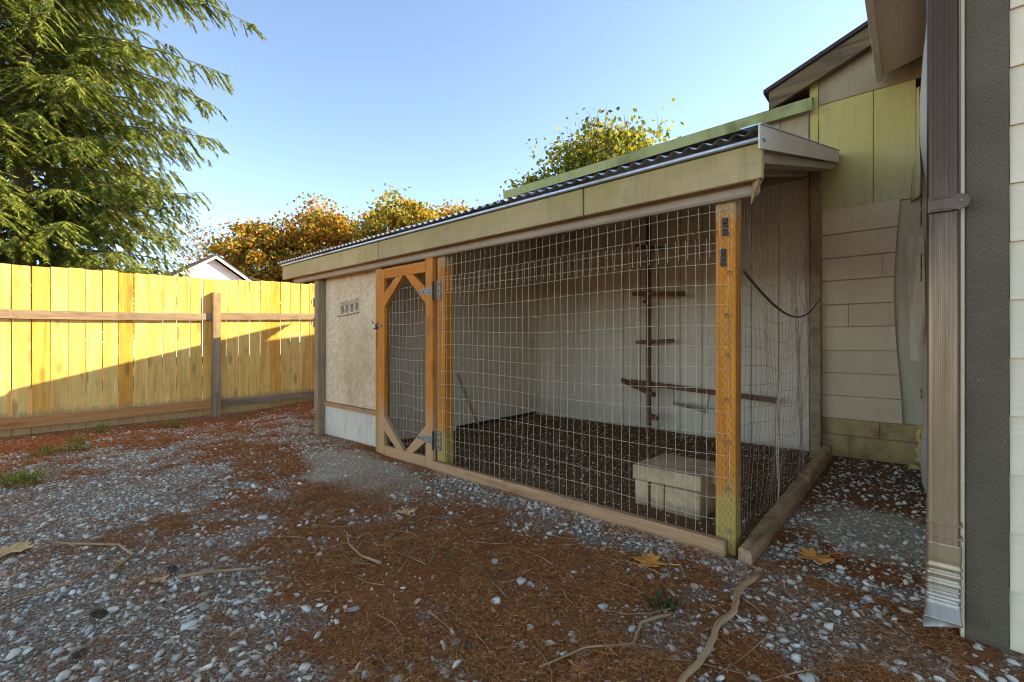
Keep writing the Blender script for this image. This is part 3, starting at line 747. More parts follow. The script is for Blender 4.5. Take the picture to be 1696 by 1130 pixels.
# sills
part('sill', (-2.812, 2.238, -.06), (-.66, 2.285, .066), 'sill', ch=.006)
m = MB(); V = []; F = []; N = 40
for i in range(N + 1):
    t = i / N; y = 2.235 + 2.55 * t; j = .006 * math.sin(i * 1.3) + .005 * math.sin(i * 3.1); zt = .062 + .03 * t + j - (.02 if .52 < t < .56 else 0)
    V += [(-.605 + j, y, -.08), (-.60 + j, y, zt - .006), (-.592 + j, y, zt), (-.555 - j * .5 + .015 * t, y, zt - .004), (-.546 - j + .015 * t, y, zt - .016), (-.538 + .01 * t, y, -.08)]
for i in range(N):
    for j in range(6): F.append((i * 6 + j, i * 6 + (j + 1) % 6, i * 6 + 6 + (j + 1) % 6, i * 6 + 6 + j))
m.add(V, F + [tuple(range(6))[::-1], tuple(N * 6 + j for j in range(6))]); m.build('side_sill', M['sill_side'], coop)
# wire mesh
def wires(name, at, us, zs, r, parent=coop, mat_='wire', vj=.004, su=24, sv=18, zlo=None, zhi=None):
    m = MB()
    for u in us:
        lo = zlo(u) if zlo else zs[0] - .03; hi = zhi(u) if zhi else zs[-1] + .03
        ph = random.uniform(0, 6); j = random.uniform(.3, 1) * vj
        m.tube([at(u + j * math.sin(ph + 5 * (lo + (hi - lo) * k / sv)), lo + (hi - lo) * k / sv) for k in range(sv + 1)], r, 4, False)
    for z in zs:
        ph = random.uniform(0, 6); j = random.uniform(.3, 1) * vj
        m.tube([at(us[0] + (us[-1] - us[0]) * k / su, z + j * math.sin(ph + 7 * k / su)) for k in range(su + 1)], r, 4, False)
    o = m.build(name, M[mat_], parent); o['kind'] = 'stuff'; return o
def front_at(u, z):
    b = .010 * math.sin(u * 2.6 + z * 1.7) + .006 * math.sin(u * 6 - z * 3)
    edge = min(1, max(0, (u + 2.80) / .2)) * min(1, max(0, (-.64 - u) / .15))
    return (u, FY - .004 - b * edge * (1 if b > 0 else .2), z + .012 * math.sin(u * 3.1 + z * 4) * edge)
us = [-2.79 + .0508 * i for i in range(43)]
wires('wire_mesh', front_at, us, [.05 + .1016 * i for i in range(15)], 0.00095)
wires('wire_mesh', lambda u, z: front_at(u + .012, z) if False else (front_at(u, z)[0] + .014, front_at(u, z)[1] - .004, z + .02 * (u + 1.7)), us, [1.415, 1.515, 1.60, 1.69], 0.00095, vj=.006)
def side_at(u, z):
    b = .05 * math.sin((u - 2.3) * 1.9) * math.sin(min(z, 1.9) * 1.6) + .02 * math.sin(u * 7 + z * 3.2) + .008 * math.sin(u * 15 - z * 6)
    edge = min(1, (u - 2.3) / .35) * min(1, max(0, (4.86 - u) / .4))
    return (-.622 + b * edge, u, z + .06 * math.sin(u * 3.0 + z * 2) * edge + .02 * math.sin(u * 8 + z * 5) * edge)
us2 = [2.31 + .0508 * i for i in range(51)]
wires('wire_mesh', side_at, us2, [.06 + .1016 * i for i in range(17)], 0.00095, vj=.01, su=60, sv=30, zhi=lambda u: min(1.70 + .25 * (u - 2.3), 2.35), mat_='wire_rust')
m = MB()
for y in (3.05, 3.09): m.tube([side_at(y + .012 * math.sin(k * .9), .04 + 1.0 * k / 22) for k in range(23)], .0022, 4)
m.build('mesh_seam', M['wire'], coop)
for z in (.1, .3, .52, .72, .93, 1.12, 1.32, 1.5):
    m = MB(); c0 = Vector((-.655 + random.uniform(-.01, .01), FY - .008, z)); m.tube([c0 + Vector((.010 * math.cos(a * 1.3), -.004 * math.sin(a * .7), .012 * math.sin(a * 1.3))) for a in range(8)], .0015, 4)
    m.build('wire_tie', M['wire_rust'], coop)
for y, z in ((3.2, 1.9), (3.8, 1.7), (4.3, 2.0)):                # trailing strands
    m = MB(); m.tube([(-.615 + .02 * math.sin(k), y + .03 * k + .05 * math.sin(k * .8), z - .07 * k) for k in range(9)], .0013, 4); m.build('loose_strand', M['wire_rust'], coop)
m = MB(); pts = []
for k in range(25):
    t = k / 24; y = 2.37 + 2.36 * t; pts.append((-.612 + .03 * math.sin(t * 3.1), y, 1.335 - .23 * math.sin(min(1, t * 1.0) * math.pi) * (1 - .35 * t) + .03 * t))
m.tube(pts, [.0075 - .003 * k / 24 for k in range(25)], 6); m.build('cable', M['cable'], coop)

# gate
gate = thing('gate', 'orange timber gate with corner braces and wire mesh infill', 'gate', (-3.2, FY, 0))
GY0, GY1 = FY - .034, FY + .004
def gpart(name, lo, hi, mat_='frame'): return MB().box(lo, hi, .003).build(name, M[mat_], gate)
gpart('stile', (-3.588, GY0, .0), (-3.497, GY1, 1.632)); gpart('stile', (-2.913, GY0, -.015), (-2.824, GY1, 1.655))
gpart('top_rail', (-3.495, GY0, 1.548), (-2.915, GY1, 1.636), 'frame_x'); gpart('bottom_rail', (-3.495, GY0, -.008), (-2.915, GY1, .080), 'frame_x')
def brace(a, b, w=.078):
    """diagonal brace cut flush to the rail and the stile: a on the stile (x,z), b on the rail"""
    (xa, za), (xb, zb) = a, b; sx = 1 if xb > xa else -1; sz = 1 if zb > za else -1
    p = [(xa, za), (xb, zb), (xb - sx * .10, zb), (xa, za + sz * .125)]
    m = MB(); f = [(x, GY0 + .002, z) for x, z in p]; bk = [(x, GY1 - .002, z) for x, z in p]
    m.add(f + bk, [(0, 1, 2, 3), (7, 6, 5, 4), (0, 4, 5, 1), (1, 5, 6, 2), (2, 6, 7, 3), (3, 7, 4, 0)]); m.build('brace', M['frame'], gate)
brace((-3.496, 1.30), (-3.225, 1.547)); brace((-2.914, 1.30), (-3.185, 1.547)); brace((-3.496, .335), (-3.215, .081)); brace((-2.914, .325), (-3.185, .081))
def gate_at(u, z): return (u, FY + .012 + .006 * math.sin(u * 9 + z * 3), z + .010 * math.sin(u * 8 + z * 5) * (1.2 - z * .5))
wires('wire_mesh', gate_at, [-3.53 + .0508 * i for i in range(14)], [.03 + .1016 * i for i in range(16)], 0.00095, gate, su=14)
for z in (1.393, .222):
    m = MB(); m.box((-2.805, FY - .012, z - .073), (-2.757, FY - .001, z + .073), .002)
    m.add([(-2.828, GY0 - .004, z - .034), (-2.828, GY0 - .004, z + .034), (-3.01, GY0 - .004, z + .010), (-3.02, GY0 - .004, z), (-3.01, GY0 - .004, z - .010)] + [(-2.828, GY0 - .0005, z - .034), (-2.828, GY0 - .0005, z + .034), (-3.01, GY0 - .0005, z + .010), (-3.02, GY0 - .0005, z), (-3.01, GY0 - .0005, z - .010)],
          [(4, 3, 2, 1, 0), (5, 6, 7, 8, 9), (0, 1, 6, 5), (1, 2, 7, 6), (2, 3, 8, 7), (3, 4, 9, 8), (4, 0, 5, 9)])
    hg = m.build('hinge', M['hinge'], gate)
    m = MB(); m.tube([(-2.815, GY0 - .002, z - .073), (-2.815, GY0 - .002, z + .073)], .008, 8); m.build('pin', M['black'], hg)
    m = MB()
    for x, dz, yy in ((-2.86, .012, GY0 - .004), (-2.86, -.012, GY0 - .004), (-2.93, 0, GY0 - .004), (-2.995, 0, GY0 - .004), (-2.775, .05, FY - .012), (-2.775, 0, FY - .012), (-2.775, -.05, FY - .012)):
        m.tube([(x, yy, z + dz), (x, yy - .003, z + dz)], .0055, 8)
    o = m.build('screw', M['black'], hg); o['kind'] = 'stuff'
m = MB(); m.box((-3.665, FY - .02, 1.118), (-3.612, FY - .003, 1.158), .004); m.box((-3.612, FY - .024, 1.132), (-3.572, FY - .012, 1.146), .002)
m.box((-3.675, FY - .038, 1.108), (-3.625, FY - .02, 1.116), .002); m.tube([(-3.672, FY - .025, 1.155), (-3.69, FY - .035, 1.178)], .005, 6)
la = m.build('latch', M['black'], gate)
m = MB(); m.box((-3.570, GY0 - .014, 1.128), (-3.53, GY0 - .001, 1.150), .003); m.build('keeper', M['hinge'], la)

# little wire ornament on the strand board: a rail with four curled rosettes
orn = thing('wire_ornament', 'small rusty wire ornament with four curled rosettes fixed to the strand board', 'ornament', (-4.3, 2.36, 1.27))
m = MB(); m.tube([(-4.53, 2.362, 1.258), (-4.4, 2.362, 1.262), (-4.10, 2.362, 1.285)], .0045, 6); m.build('rail', M['wire_rust'], orn)
for i in range(4):
    x = -4.43 + i * .095; m = MB(); z0 = 1.275 + i * .007
    m.tube([(x, 2.362, z0 + .02), (x, 2.36, z0 + .085)], .004, 5)
    for cz, r in ((.028, .022), (.062, .018), (.098, .026)):
        m.tube([(x + r * math.cos(a) * (1 + .25 * math.cos(5 * a)), 2.36, z0 + cz + r * math.sin(a) * (1 + .2 * math.sin(4 * a))) for a in [k * .4 for k in range(17)]], .003, 4)
    m.build('rosette', M['wire_rust'], orn)
for z in (1.42, 1.20):                                            # hooks on the end post
    m = MB(); m.box((-4.915, FY - .006, z - .05), (-4.901, FY + .03, z + .05), .001); m.tube([(-4.915, FY, z + .03), (-4.945, FY - .01, z + .03), (-4.945, FY - .01, z - .02)], .004, 5)
    m.build('gate_hook', M['hinge'], coop)

# ------------------------------------------------------------------ things inside the run
pl = thing('perch_ladder', 'dark wooden perch pole with short cross rungs against the pale back wall', 'perch', (-2.17, 4.72, 0))
MB().box((-2.20, 4.70, -.02), (-2.155, 4.745, 2.36), .004).build('pole', M['perch'], pl)
def rung(a, b, w=.035): MB().beam(a, b, w, w).build('rung', M['perch'], pl)
rung((-2.34, 4.76, 2.06), (-1.98, 4.66, 1.975), .04); rung((-2.34, 4.68, 1.525), (-1.76, 4.68, 1.487), .045); rung((-2.33, 4.73, .985), (-1.93, 4.80, 1.005), .04)
rung((-2.53, 4.78, .55), (-2.08, 4.66, .42), .045); rung((-2.15, 4.70, .19), (-2.06, 4.68, .17), .045); MB().beam((-2.24, 4.72, 1.43), (-2.20, 4.72, 1.44), .03, .03).build('peg', M['perch'], pl)
pb = MB().beam((-2.42, 4.765, .54), (-.95, 4.80, .445), .05, .045).build('long_perch', M['perch'], None)
tag(pb, 'long dark wooden perch bar running level along the back wall', 'perch')
pb.location = (0, 0, 0)
sw = thing('perch_swing', 'small stick swing hung from the long perch bar', 'swing', (-1.73, 4.75, .3))
m = MB(); m.tube([(-1.915, 4.75, .345), (-1.75, 4.75, .318), (-1.565, 4.75, .292)], .017, 8); m.build('stick', M['rail_old'], sw)
for x, z, x2, z2 in ((-1.905, .345, -1.925, .50), (-1.585, .295, -1.545, .47)):
    m = MB(); m.tube([(x, 4.75, z - .03), (x + (x2 - x) * .5 + .006, 4.755, (z + z2) / 2), (x2, 4.765, z2)], .006, 5); m.build('cord', M['rail_old'], sw)
def block(lo, hi, lab):
    o = MB().box(lo, hi, .006).build('concrete_block', M['concrete']); tag(o, lab, 'block', 'concrete blocks stacked in the run')
    return o
block((-1.292, 2.606, -.03), (-1.208, 3.0, .150), 'narrow concrete block at the far end of the lower row')
block((-1.189, 2.600, -.03), (-1.104, 3.0, .149), 'narrow concrete block in the middle of the lower row')
block((-1.096, 2.592, -.03), (-.892, 2.99, .150), 'wide concrete block of the lower row beside the corner post')
block((-1.298, 2.585, .156), (-.886, 2.785, .243), 'flat concrete cap block on top, nearer the front mesh')
block((-1.275, 2.793, .156), (-.868, 2.992, .241), 'flat concrete cap block on top, nearer the back wall')

# ------------------------------------------------------------------ fence
fence = thing('board_fence', 'sunlit cedar board fence with half its height in shadow', 'fence', (-7.0, 2.0, 0))
FX = -7.0
pitch = .1407; y = .099 - pitch * 22
i = 0
while y < 6.4:
    wd = pitch - random.choice((.004, .006, .007, .009)); ww = random.uniform(.017, .020)
    top = 1.785 + .016 * (y) + random.uniform(-.012, .012)
    lean = random.uniform(-.002, .002)
    m = MB(); m.box((-ww, -wd / 2, 0), (0, wd / 2, top - .0), .0025)
    o = m.build('picket', M['picket'], fence); o.location = (FX + random.uniform(-.002, .002), y + pitch / 2, .015 + max(0, .03 * (y - 2)))
    o.rotation_euler = (lean, 0, 0)
    y += pitch; i += 1
def frail(y0, z0, y1, z1, h, mat_, name='rail'):
    m = MB(); n = 12; V = []; F = []
    for k in range(n + 1):
        t = k / n; y_ = y0 + (y1 - y0) * t; z = z0 + (z1 - z0) * t - .012 * math.sin(t * math.pi) + .002 * math.sin(k * 2.7)
        V += [(FX + .003, y_, z), (FX + .040, y_, z), (FX + .041, y_, z + h), (FX + .003, y_, z + h)]
    for k in range(n):
        for j in range(4): F.append((k * 4 + j, k * 4 + (j + 1) % 4, k * 4 + 4 + (j + 1) % 4, k * 4 + 4 + j))
    m.add(V, F + [(3, 2, 1, 0), tuple(n * 4 + j for j in range(4))]); return m.build(name, M[mat_], fence)
frail(-.55, 1.23, 1.875, 1.272, .092, 'rail_old'); frail(-.55, .102, 1.875, .117, .103, 'rail_new')
frail(1.975, 1.285, 4.35, 1.40, .092, 'rail_old'); frail(1.975, .125, 4.35, .16, .088, 'rail_old')
frail(-3.0, 1.23, -.65, 1.23, .092, 'rail_old'); frail(-3.0, .10, -.65, .10, .10, 'rail_new')
for y0, zt in ((1.88, 1.645), (-.645, 1.62), (4.36, 1.7)):
    m = MB(); m.box((FX + .003, y0, -.1), (FX + .094, y0 + .092, zt), .005); m.build('post', M['post_old'], fence)

# ------------------------------------------------------------------ neighbour's house beyond the fence
nb = thing('neighbour_house', 'white clapboard gable of a neighbouring house peeking over the fence', 'house', (-25, 6.3, 0))
CY_, SY_ = math.cos(YAW), math.sin(YAW)
def nbp(r, z, d): return (-23.05 - d * .667, 6.33 + r * .667, 1 + (z - 1) * .667)   # r right, d away
AP = 6.60; sl = .68; HW = 4.4
m = MB(); ez = AP - .25 - sl * HW
pts = [(-HW, 0), (HW, 0), (HW, ez), (0, AP - .25), (-HW, ez)]
m.add([nbp(r, z, 0) for r, z in pts] + [nbp(r, z, 9) for r, z in pts], [(0, 1, 2, 3, 4), (9, 8, 7, 6, 5)] + [(k, 5 + k, 5 + (k + 1) % 5, (k + 1) % 5) for k in range(5)])
m.build('wall', M['nbr'], nb)
for k in range(26):
    z0 = 3.2 + k * .13; z1 = z0 + .128
    if z1 > AP - .3: break
    hw0 = min(HW, (AP - .25 - z0) / sl); hw1 = min(HW, (AP - .25 - z1) / sl)
    m = MB(); m.add([nbp(-hw0, z0, -.022), nbp(hw0, z0, -.022), nbp(hw1, z1, -.006), nbp(-hw1, z1, -.006)], [(0, 1, 2, 3)]); m.build('clapboard', M['nbr'], nb)
for sgn in (-1, 1):
    e = HW + .45; zE = AP - sl * e
    m = MB(); m.add([nbp(0, AP, -.35), nbp(sgn * e, zE, -.35), nbp(sgn * e, zE, 9.4), nbp(0, AP, 9.4), nbp(0, AP + .12, -.35), nbp(sgn * e, zE + .12, -.35), nbp(sgn * e, zE + .12, 9.4), nbp(0, AP + .12, 9.4)],
        [(0, 1, 2, 3), (4, 5, 6, 7), (0, 1, 5, 4), (1, 2, 6, 5), (2, 3, 7, 6)]); m.build('roof', M['shingle'], nb)
    m = MB(); m.add([nbp(0, AP - .02, -.38), nbp(sgn * e, zE - .02, -.38), nbp(sgn * e, zE - .2, -.38), nbp(0, AP - .2, -.38), nbp(0, AP - .02, -.34), nbp(sgn * e, zE - .02, -.34), nbp(sgn * e, zE - .2, -.34), nbp(0, AP - .2, -.34)],
        [(0, 1, 2, 3), (7, 6, 5, 4), (0, 4, 5, 1), (3, 2, 6, 7), (1, 5, 6, 2)]); m.build('bargeboard', M['white'], nb)
m = MB(); m.add([nbp(1.9, 5.42, -.42), nbp(5.9, 4.62, -.42), nbp(5.9, 4.62, 5), nbp(1.9, 5.42, 5), nbp(1.9, 5.28, -.42), nbp(5.9, 4.48, -.42), nbp(5.9, 4.48, 5), nbp(1.9, 5.28, 5)],
    [(0, 1, 2, 3), (7, 6, 5, 4), (0, 4, 5, 1), (1, 5, 6, 2)]); m.build('porch_roof', M['shingle'], nb)

# ------------------------------------------------------------------ trees
def unit(v): return v / np.maximum(np.linalg.norm(v, axis=-1, keepdims=True), 1e-9)
def leaf_cards(C, D, N, L, W):
    """kite-shaped leaves: centre-base C, direction D, normal N"""
    S = unit(np.cross(D, N)); a = C; b = C + D * (L * .45)[:, None] + S * (W / 2)[:, None]
    c = C + D * L[:, None]; d = C + D * (L * .45)[:, None] - S * (W / 2)[:, None]
    n = len(C); return np.stack([a, b, c, d], 1).reshape(-1, 3), np.arange(4 * n).reshape(n, 4)
M['hemlock'] = island('conifer_foliage', [(0, (.05, .08, .016)), (.3, (.12, .165, .026)), (.6, (.20, .25, .04)), (.85, (.30, .33, .06)), (1, (.42, .36, .11))], .75, trans=.4, noise_amt=.7, nscale=1.1)
M['orange'] = island('orange_maple_leaves', [(0, (.12, .15, .03)), (.2, (.30, .28, .035)), (.45, (.56, .36, .035)), (.75, (.60, .25, .03)), (1, (.36, .11, .025))], .7, trans=.4, noise_amt=.6, nscale=.45)
M['ochre'] = island('ochre_maple_leaves', [(0, (.13, .16, .03)), (.35, (.34, .31, .04)), (.7, (.55, .38, .04)), (1, (.50, .22, .035))], .7, trans=.4, noise_amt=.6, nscale=.45)
M['ygreen'] = island('yellow_green_leaves', [(0, (.06, .09, .016)), (.35, (.17, .19, .022)), (.7, (.36, .32, .028)), (1, (.50, .38, .03))], .6, trans=.4, noise_amt=.6, nscale=.7)
M['fewleaf'] = island('withered_leaves', [(0, (.10, .08, .06)), (1, (.22, .17, .13))], .8)
M['pale_bark'] = wood('pale_bark', ((.30, .25, .21), (.42, .37, .32), (.5, .45, .4)), 'Z', 1, 0)
M['conifer_dark'] = island('dark_conifer_foliage', [(0, (.02, .035, .012)), (.6, (.05, .075, .02)), (1, (.09, .11, .03))], .8, trans=.2, nscale=2)

def conifer(name, label, base, H, Rmax, limbs, forced=(), mat_='hemlock', zmin=.8, card=1.0, trunk_r=.22, dens=1.0, group=None, step=.055, power=1.25):
    t = thing(name, label, 'tree', base, group); bx, by, bz = base
    m = MB(); m.tube([(bx + .05 * math.sin(k), by, bz - .2 + H * k / 10) for k in range(11)], [trunk_r * (1 - k / 10.3) for k in range(11)], 10); m.build('trunk', M['bark'], t, True)
    BR = MB(); Cs, Ds, Ns, Ls, Ws = [], [], [], [], []
    jobs = []
    for k in range(limbs):
        f = (k + random.random()) / limbs; z = zmin + (H - zmin - .3) * f ** 1.15; L = (Rmax * (1 - (z / H) ** power) * random.uniform(.72, 1.05) + .3) * (1 - .28 * max(0, 1 - z / (H * .3)))
        jobs.append((z, k * 2.39996 + random.uniform(-.3, .3), L, random.uniform(.02, .34) * (.35 + .65 * min(1, z / 6))))
    for tip, dr in forced:
        dx, dy = tip[0] - bx, tip[1] - by; L = math.hypot(dx, dy); jobs.append((tip[2] - bz + dr * L * 1.0 - .12 * L, math.atan2(dy, dx), L, dr))
    for z, az, L, droop in jobs:
        n = 12; P = []; d = np.array([math.cos(az), math.sin(az)]); sd = np.array([-d[1], d[0]])
        wob = random.uniform(-.25, .25)
        for k in range(n + 1):
            s = k / n; r = L * s; P.append((bx + d[0] * r + sd[0] * wob * s * s * L * .4, by + d[1] * r + sd[1] * wob * s * s * L * .4, bz + z + .12 * L * s - droop * L * s ** 1.6))
        P = np.array(P); BR.tube(P.tolist(), [max(.004, .028 * L / 4 * (1 - k / n) + .004) for k in range(n + 1)], 5, False)
        nb_ = int(L / .085 * dens)
        s = np.sort(rng.uniform(.12, 1.0, nb_)); i0 = np.minimum((s * n).astype(int), n - 1); fr = s * n - i0
        B = P[i0] * (1 - fr[:, None]) + P[i0 + 1] * fr[:, None]; T = unit(P[i0 + 1] - P[i0])
        side = np.where(np.arange(nb_) % 2 == 0, 1.0, -1.0)
        S = np.stack([sd[0] * side, sd[1] * side, 0 * side], -1)
        bl = (.22 + .85 * (1 - s) ** .7 * min(1, L / 4)) * rng.uniform(.6, 1.1, nb_)
        out = unit(T * rng.uniform(.4, 1.1, (nb_, 1)) + S * rng.uniform(.2, 1.3, (nb_, 1)) + rng.normal(0, .25, (nb_, 3)) + np.array([0, 0, -1]) * rng.uniform(.25, .95, (nb_, 1)))
        # each branchlet: a frond of short drooping shoots
        for q in range(nb_):
            ns = max(4, int(bl[q] / step)); ts = np.linspace(.05, 1, ns) * bl[q]
            bend = np.array([0, 0, -1.0]) * (ts / max(bl[q], .01))[:, None] ** 2 * .28 * bl[q]
            C = B[q] + out[q] * ts[:, None] + bend
            sx = np.cross(out[q], [0, 0, 1.0]); sx = sx / (np.linalg.norm(sx) + 1e-6)
            for sg in (-1, 1):
                D = unit(out[q] * .75 + sx * sg * rng.uniform(.35, .9, (ns, 1)) + np.array([0, 0, -1]) * rng.uniform(.1, .5, (ns, 1)))
                Cs.append(C); Ds.append(D); Ns.append(unit(rng.normal(0, .45, (ns, 3)) + [0, 0, 1.0])); Ls.append(rng.uniform(.07, .14, ns) * card); Ws.append(rng.uniform(.018, .034, ns) * card)
    BR.build('limb_structure', M['bark'], t, True)
    C, D, N, L_, W_ = map(np.concatenate, (Cs, Ds, Ns, Ls, Ws)); S = unit(np.cross(D, N)) * (W_ * .62)[:, None]
    V = np.stack([C - S, C + D * L_[:, None], C + S], 1).reshape(-1, 3)
    o = np_mesh('crown', V, np.arange(len(V)).reshape(-1, 3), M[mat_], t); o['kind'] = 'stuff'
conifer('conifer_tree', 'tall drooping green conifer rising close behind the board fence', (-14.6, .35, 0), 17.0, 3.5, 380,
    forced=[((-11.0, 3.65, 8.15), .34), ((-11.5, 3.3, 8.6), .3), ((-11.2, 3.45, 6.75), .34), ((-11.6, 3.2, 6.2), .4), ((-11.35, 3.35, 5.30), .22), ((-11.8, 2.9, 5.6), .25), ((-11.7, 3.05, 4.25), .05), ((-12.2, 2.6, 3.3), .15), ((-11.9, 2.6, 3.9), .1)], dens=1.15, card=1.0, zmin=1.2, step=.026, power=2.2)

def broadleaf(name, label, base, H, spread, mat_, nclump, per, leaf, bark='bark', lean=0, group=None, zlow=.35, bare_tips=0, flat=.55, aspect=1.0):
    t = thing(name, label, 'tree', base, group); b = np.array(base, float)
    m = MB(); th = H * .55; m.tube([b + np.array([lean * k / 6, 0, -.2 + th * k / 6]) for k in range(7)], [H * .017 * (1 - .1 * k) for k in range(7)], 8); m.build('trunk', M[bark], t, True)
    LB = MB(); Cc = []
    for k in range(nclump):
        az = k * 2.39996 + random.uniform(-.4, .4); u = math.acos(1 - 1.85 * ((k + .5) / nclump)); rr = random.uniform(.35, 1.0) ** .5
        zc = H * (zlow + 1) / 2; hz = H * (1 - zlow) / 2
        p = b + np.array([spread * math.sin(u) * math.cos(az) * rr * random.uniform(.8, 1.1), spread * aspect * math.sin(u) * math.sin(az) * rr * random.uniform(.8, 1.1), zc + hz * math.cos(u) * rr * random.uniform(.85, 1.08)])
        Cc.append(p); q = b + np.array([0, 0, H * random.uniform(.2, .5)])
        if k % 2 == 0:
            mid = q * .5 + p * .5 + np.array([0, 0, H * .03]); LB.tube([q, mid, p], [H * .006, H * .0035, H * .0012], 5, False)
        for _ in range(bare_tips if p[2] > b[2] + H * .75 else 0):
            d = np.array([random.uniform(-.5, .5), random.uniform(-.5, .5), 1.0]); tip = p + d * random.uniform(.5, 1.0) * H * .10; LB.tube([p, p * .4 + tip * .6 + [.03, 0, 0], tip], [H * .0016, H * .001, H * .0005], 4, False)
    LB.build('limb_structure', M[bark], t, True)
    C = np.repeat(np.array(Cc), per, 0); n = len(C); cr = spread * .21 * np.repeat(rng.uniform(.45, 1.45, len(Cc)), per)[:, None]
    off = np.clip(rng.normal(0, 1, (n, 3)), -1.4, 1.4) * cr * np.array([1, 1, flat]) * rng.uniform(.3, 1.0, (n, 1)); C = C + off
    D = unit(rng.normal(0, .7, (n, 3)) + [0, 0, -.6]); N = unit(rng.normal(0, .7, (n, 3)) + [0, 0, .8])
    V, F = leaf_cards(C, D, N, rng.uniform(.7, 1.3, n) * leaf, rng.uniform(.5, .95, n) * leaf)
    o = np_mesh('crown', V, F, M[mat_], t); o['kind'] = 'stuff'
G = 'autumn maples beyond the fence'
broadleaf('maple_tree', 'rust and gold maple beside the white neighbour gable', (-29.3, 10.6, 0), 8.1, 3.0, 'orange', 170, 120, .23, group=G, zlow=.2)
broadleaf('maple_tree', 'bright orange maple growing right of the rust and gold maple', (-27.6, 13.6, 0), 9.3, 3.1, 'orange', 170, 120, .23, group=G, zlow=.2)
broadleaf('maple_tree', 'tallest ochre maple in the autumn row', (-22.7, 15.9, 0), 9.7, 2.7, 'ochre', 170, 120, .22, group=G, zlow=.2)
broadleaf('maple_tree', 'brownish maple above the far end of the corrugated roof', (-25.0, 21.6, 0), 10.6, 3.3, 'orange', 190, 80, .25, group=G, zlow=.3)
broadleaf('maple_tree', 'small gold maple showing between the taller maples and the yellow tree', (-21.3, 21.6, 0), 10.0, 2.6, 'ochre', 180, 80, .24, group=G, zlow=.3)
broadleaf('fruit_tree', 'yellow green leafy tree with bare top twigs behind the shed roof', (-7.05, 12.4, 0), 7.35, 2.55, 'ygreen', 300, 115, .14, zlow=.25, bare_tips=2)
broadleaf('fruit_tree', 'darker green low tree leaning out left of the yellow tree', (-8.7, 11.6, 0), 6.5, 1.8, 'ygreen', 110, 80, .13, zlow=.3)
# bare pale tree with a few leaves
bt = thing('bare_tree', 'pale almost leafless tree behind the neighbour gable', 'tree', (-41.5, 11.2, 0))
m = MB(); m.tube([(-41.9, 10.4, -.2), (-41.9, 10.4, 5), (-41.85, 10.4, 10.5)], [.14, .10, .02], 7); m.build('trunk', M['pale_bark'], bt, True)
m = MB(); LC = []
for k in range(70):
    z0 = random.uniform(3.5, 9.5); az = random.uniform(0, 6.28); L = random.uniform(1.2, 3.2) * (1.15 - z0 / 14); p0 = np.array([-41.9, 10.4, z0]); p1 = p0 + np.array([math.cos(az) * L, math.sin(az) * L, L * random.uniform(.5, 1.1)])
    m.tube([p0, p0 * .5 + p1 * .5 + [0, 0, -.1], p1], [.036, .024, .011], 4, False)
    for _ in range(5):
        s = random.uniform(.35, .95); q = p0 * (1 - s) + p1 * s; e = q + np.array([random.uniform(-.6, .6), random.uniform(-.6, .6), random.uniform(.1, .8)]); m.tube([q, e], [.015, .008], 3, False); LC += [q * (1 - u) + e * u for u in (.4, .7, 1.0)]
m.build('limb_structure', M['pale_bark'], bt)
LC = np.array(LC); LC = LC[rng.random(len(LC)) < .7]; n = len(LC)
V, F = leaf_cards(LC, unit(rng.normal(0, 1, (n, 3))), unit(rng.normal(0, 1, (n, 3))), rng.uniform(.12, .24, n), rng.uniform(.09, .16, n))
o = np_mesh('leaves', V, F, M['fewleaf'], bt); o['kind'] = 'stuff'
conifer('small_conifer', 'small dark conifer beside the neighbour gable', (-35.5, 6.4, 0), 6.4, 1.9, 60, mat_='conifer_dark', card=2.4, dens=.45, trunk_r=.12)
conifer('small_conifer', 'thin dark conifer behind the neighbour gable', (-40.5, 8.6, 0), 6.6, 1.3, 40, mat_='conifer_dark', card=2.6, dens=.4, trunk_r=.1)

# ------------------------------------------------------------------ fallen leaves, branches, cones, weeds
def leafmat(name, a, b):
    t = NT(name); n = t.noise(t.coord((1, 1, 1)), 30, 5, .7); return t.done(t.ramp(n, [(.3, a), (.7, b)]), .7, t.bump(n, .4, .004))
M['leaf_a'] = leafmat('fallen_leaf_orange', (.58, .19, .025), (.78, .33, .06)); M['leaf_b'] = leafmat('fallen_leaf_pale', (.52, .28, .10), (.70, .44, .19)); M['leaf_c'] = leafmat('fallen_leaf_brown', (.26, .075, .02), (.44, .15, .045)); M['leaf_y'] = leafmat('fallen_leaf_yellow', (.45, .36, .03), (.6, .5, .06))
LOB = [(0, -.5), (.10, -.08), (.42, -.22), (.36, .0), (.62, .12), (.40, .22), (.46, .46), (.22, .34), (.16, .62), (.06, .60), (0, .80)]
def maple_leaf(x, y, s, rot, curl, mat_, label):
    out = LOB + [(-a, b) for a, b in LOB[-2:0:-1]]; z0 = float(gh(x, y)) + .014; V = [(0, .08, .0)]; V += [(a, b, 0) for a, b in out]
    W = []; c_, s__ = math.cos(rot), math.sin(rot)
    for a, b, _ in V:
        h = curl * (a * a * .9 + (b - .1) ** 2 * .5) + .10 * math.sin(a * 7 + b * 5) * curl
        W.append((x + s * (a * c_ - b * s__), y + s * (a * s__ + b * c_), z0 + s * h))
    n = len(out); F = [(0, 1 + k, 1 + (k + 1) % n) for k in range(n)]
    m = MB(); m.add(W, F); st0 = Vector(W[1]); m.tube([st0, st0 + Vector((s * .35 * s__, -s * .35 * c_, .004))], s * .02, 4)
    o = m.build('fallen_leaf', M[mat_]); sm = o.modifiers.new('t', 'SOLIDIFY'); sm.thickness = .0012
    return tag(o, label, 'leaf', 'fallen leaves')
maple_leaf(-.876, 1.95, .135, 1.9, .35, 'leaf_a', 'orange maple leaf lying on gravel in front of the sill')
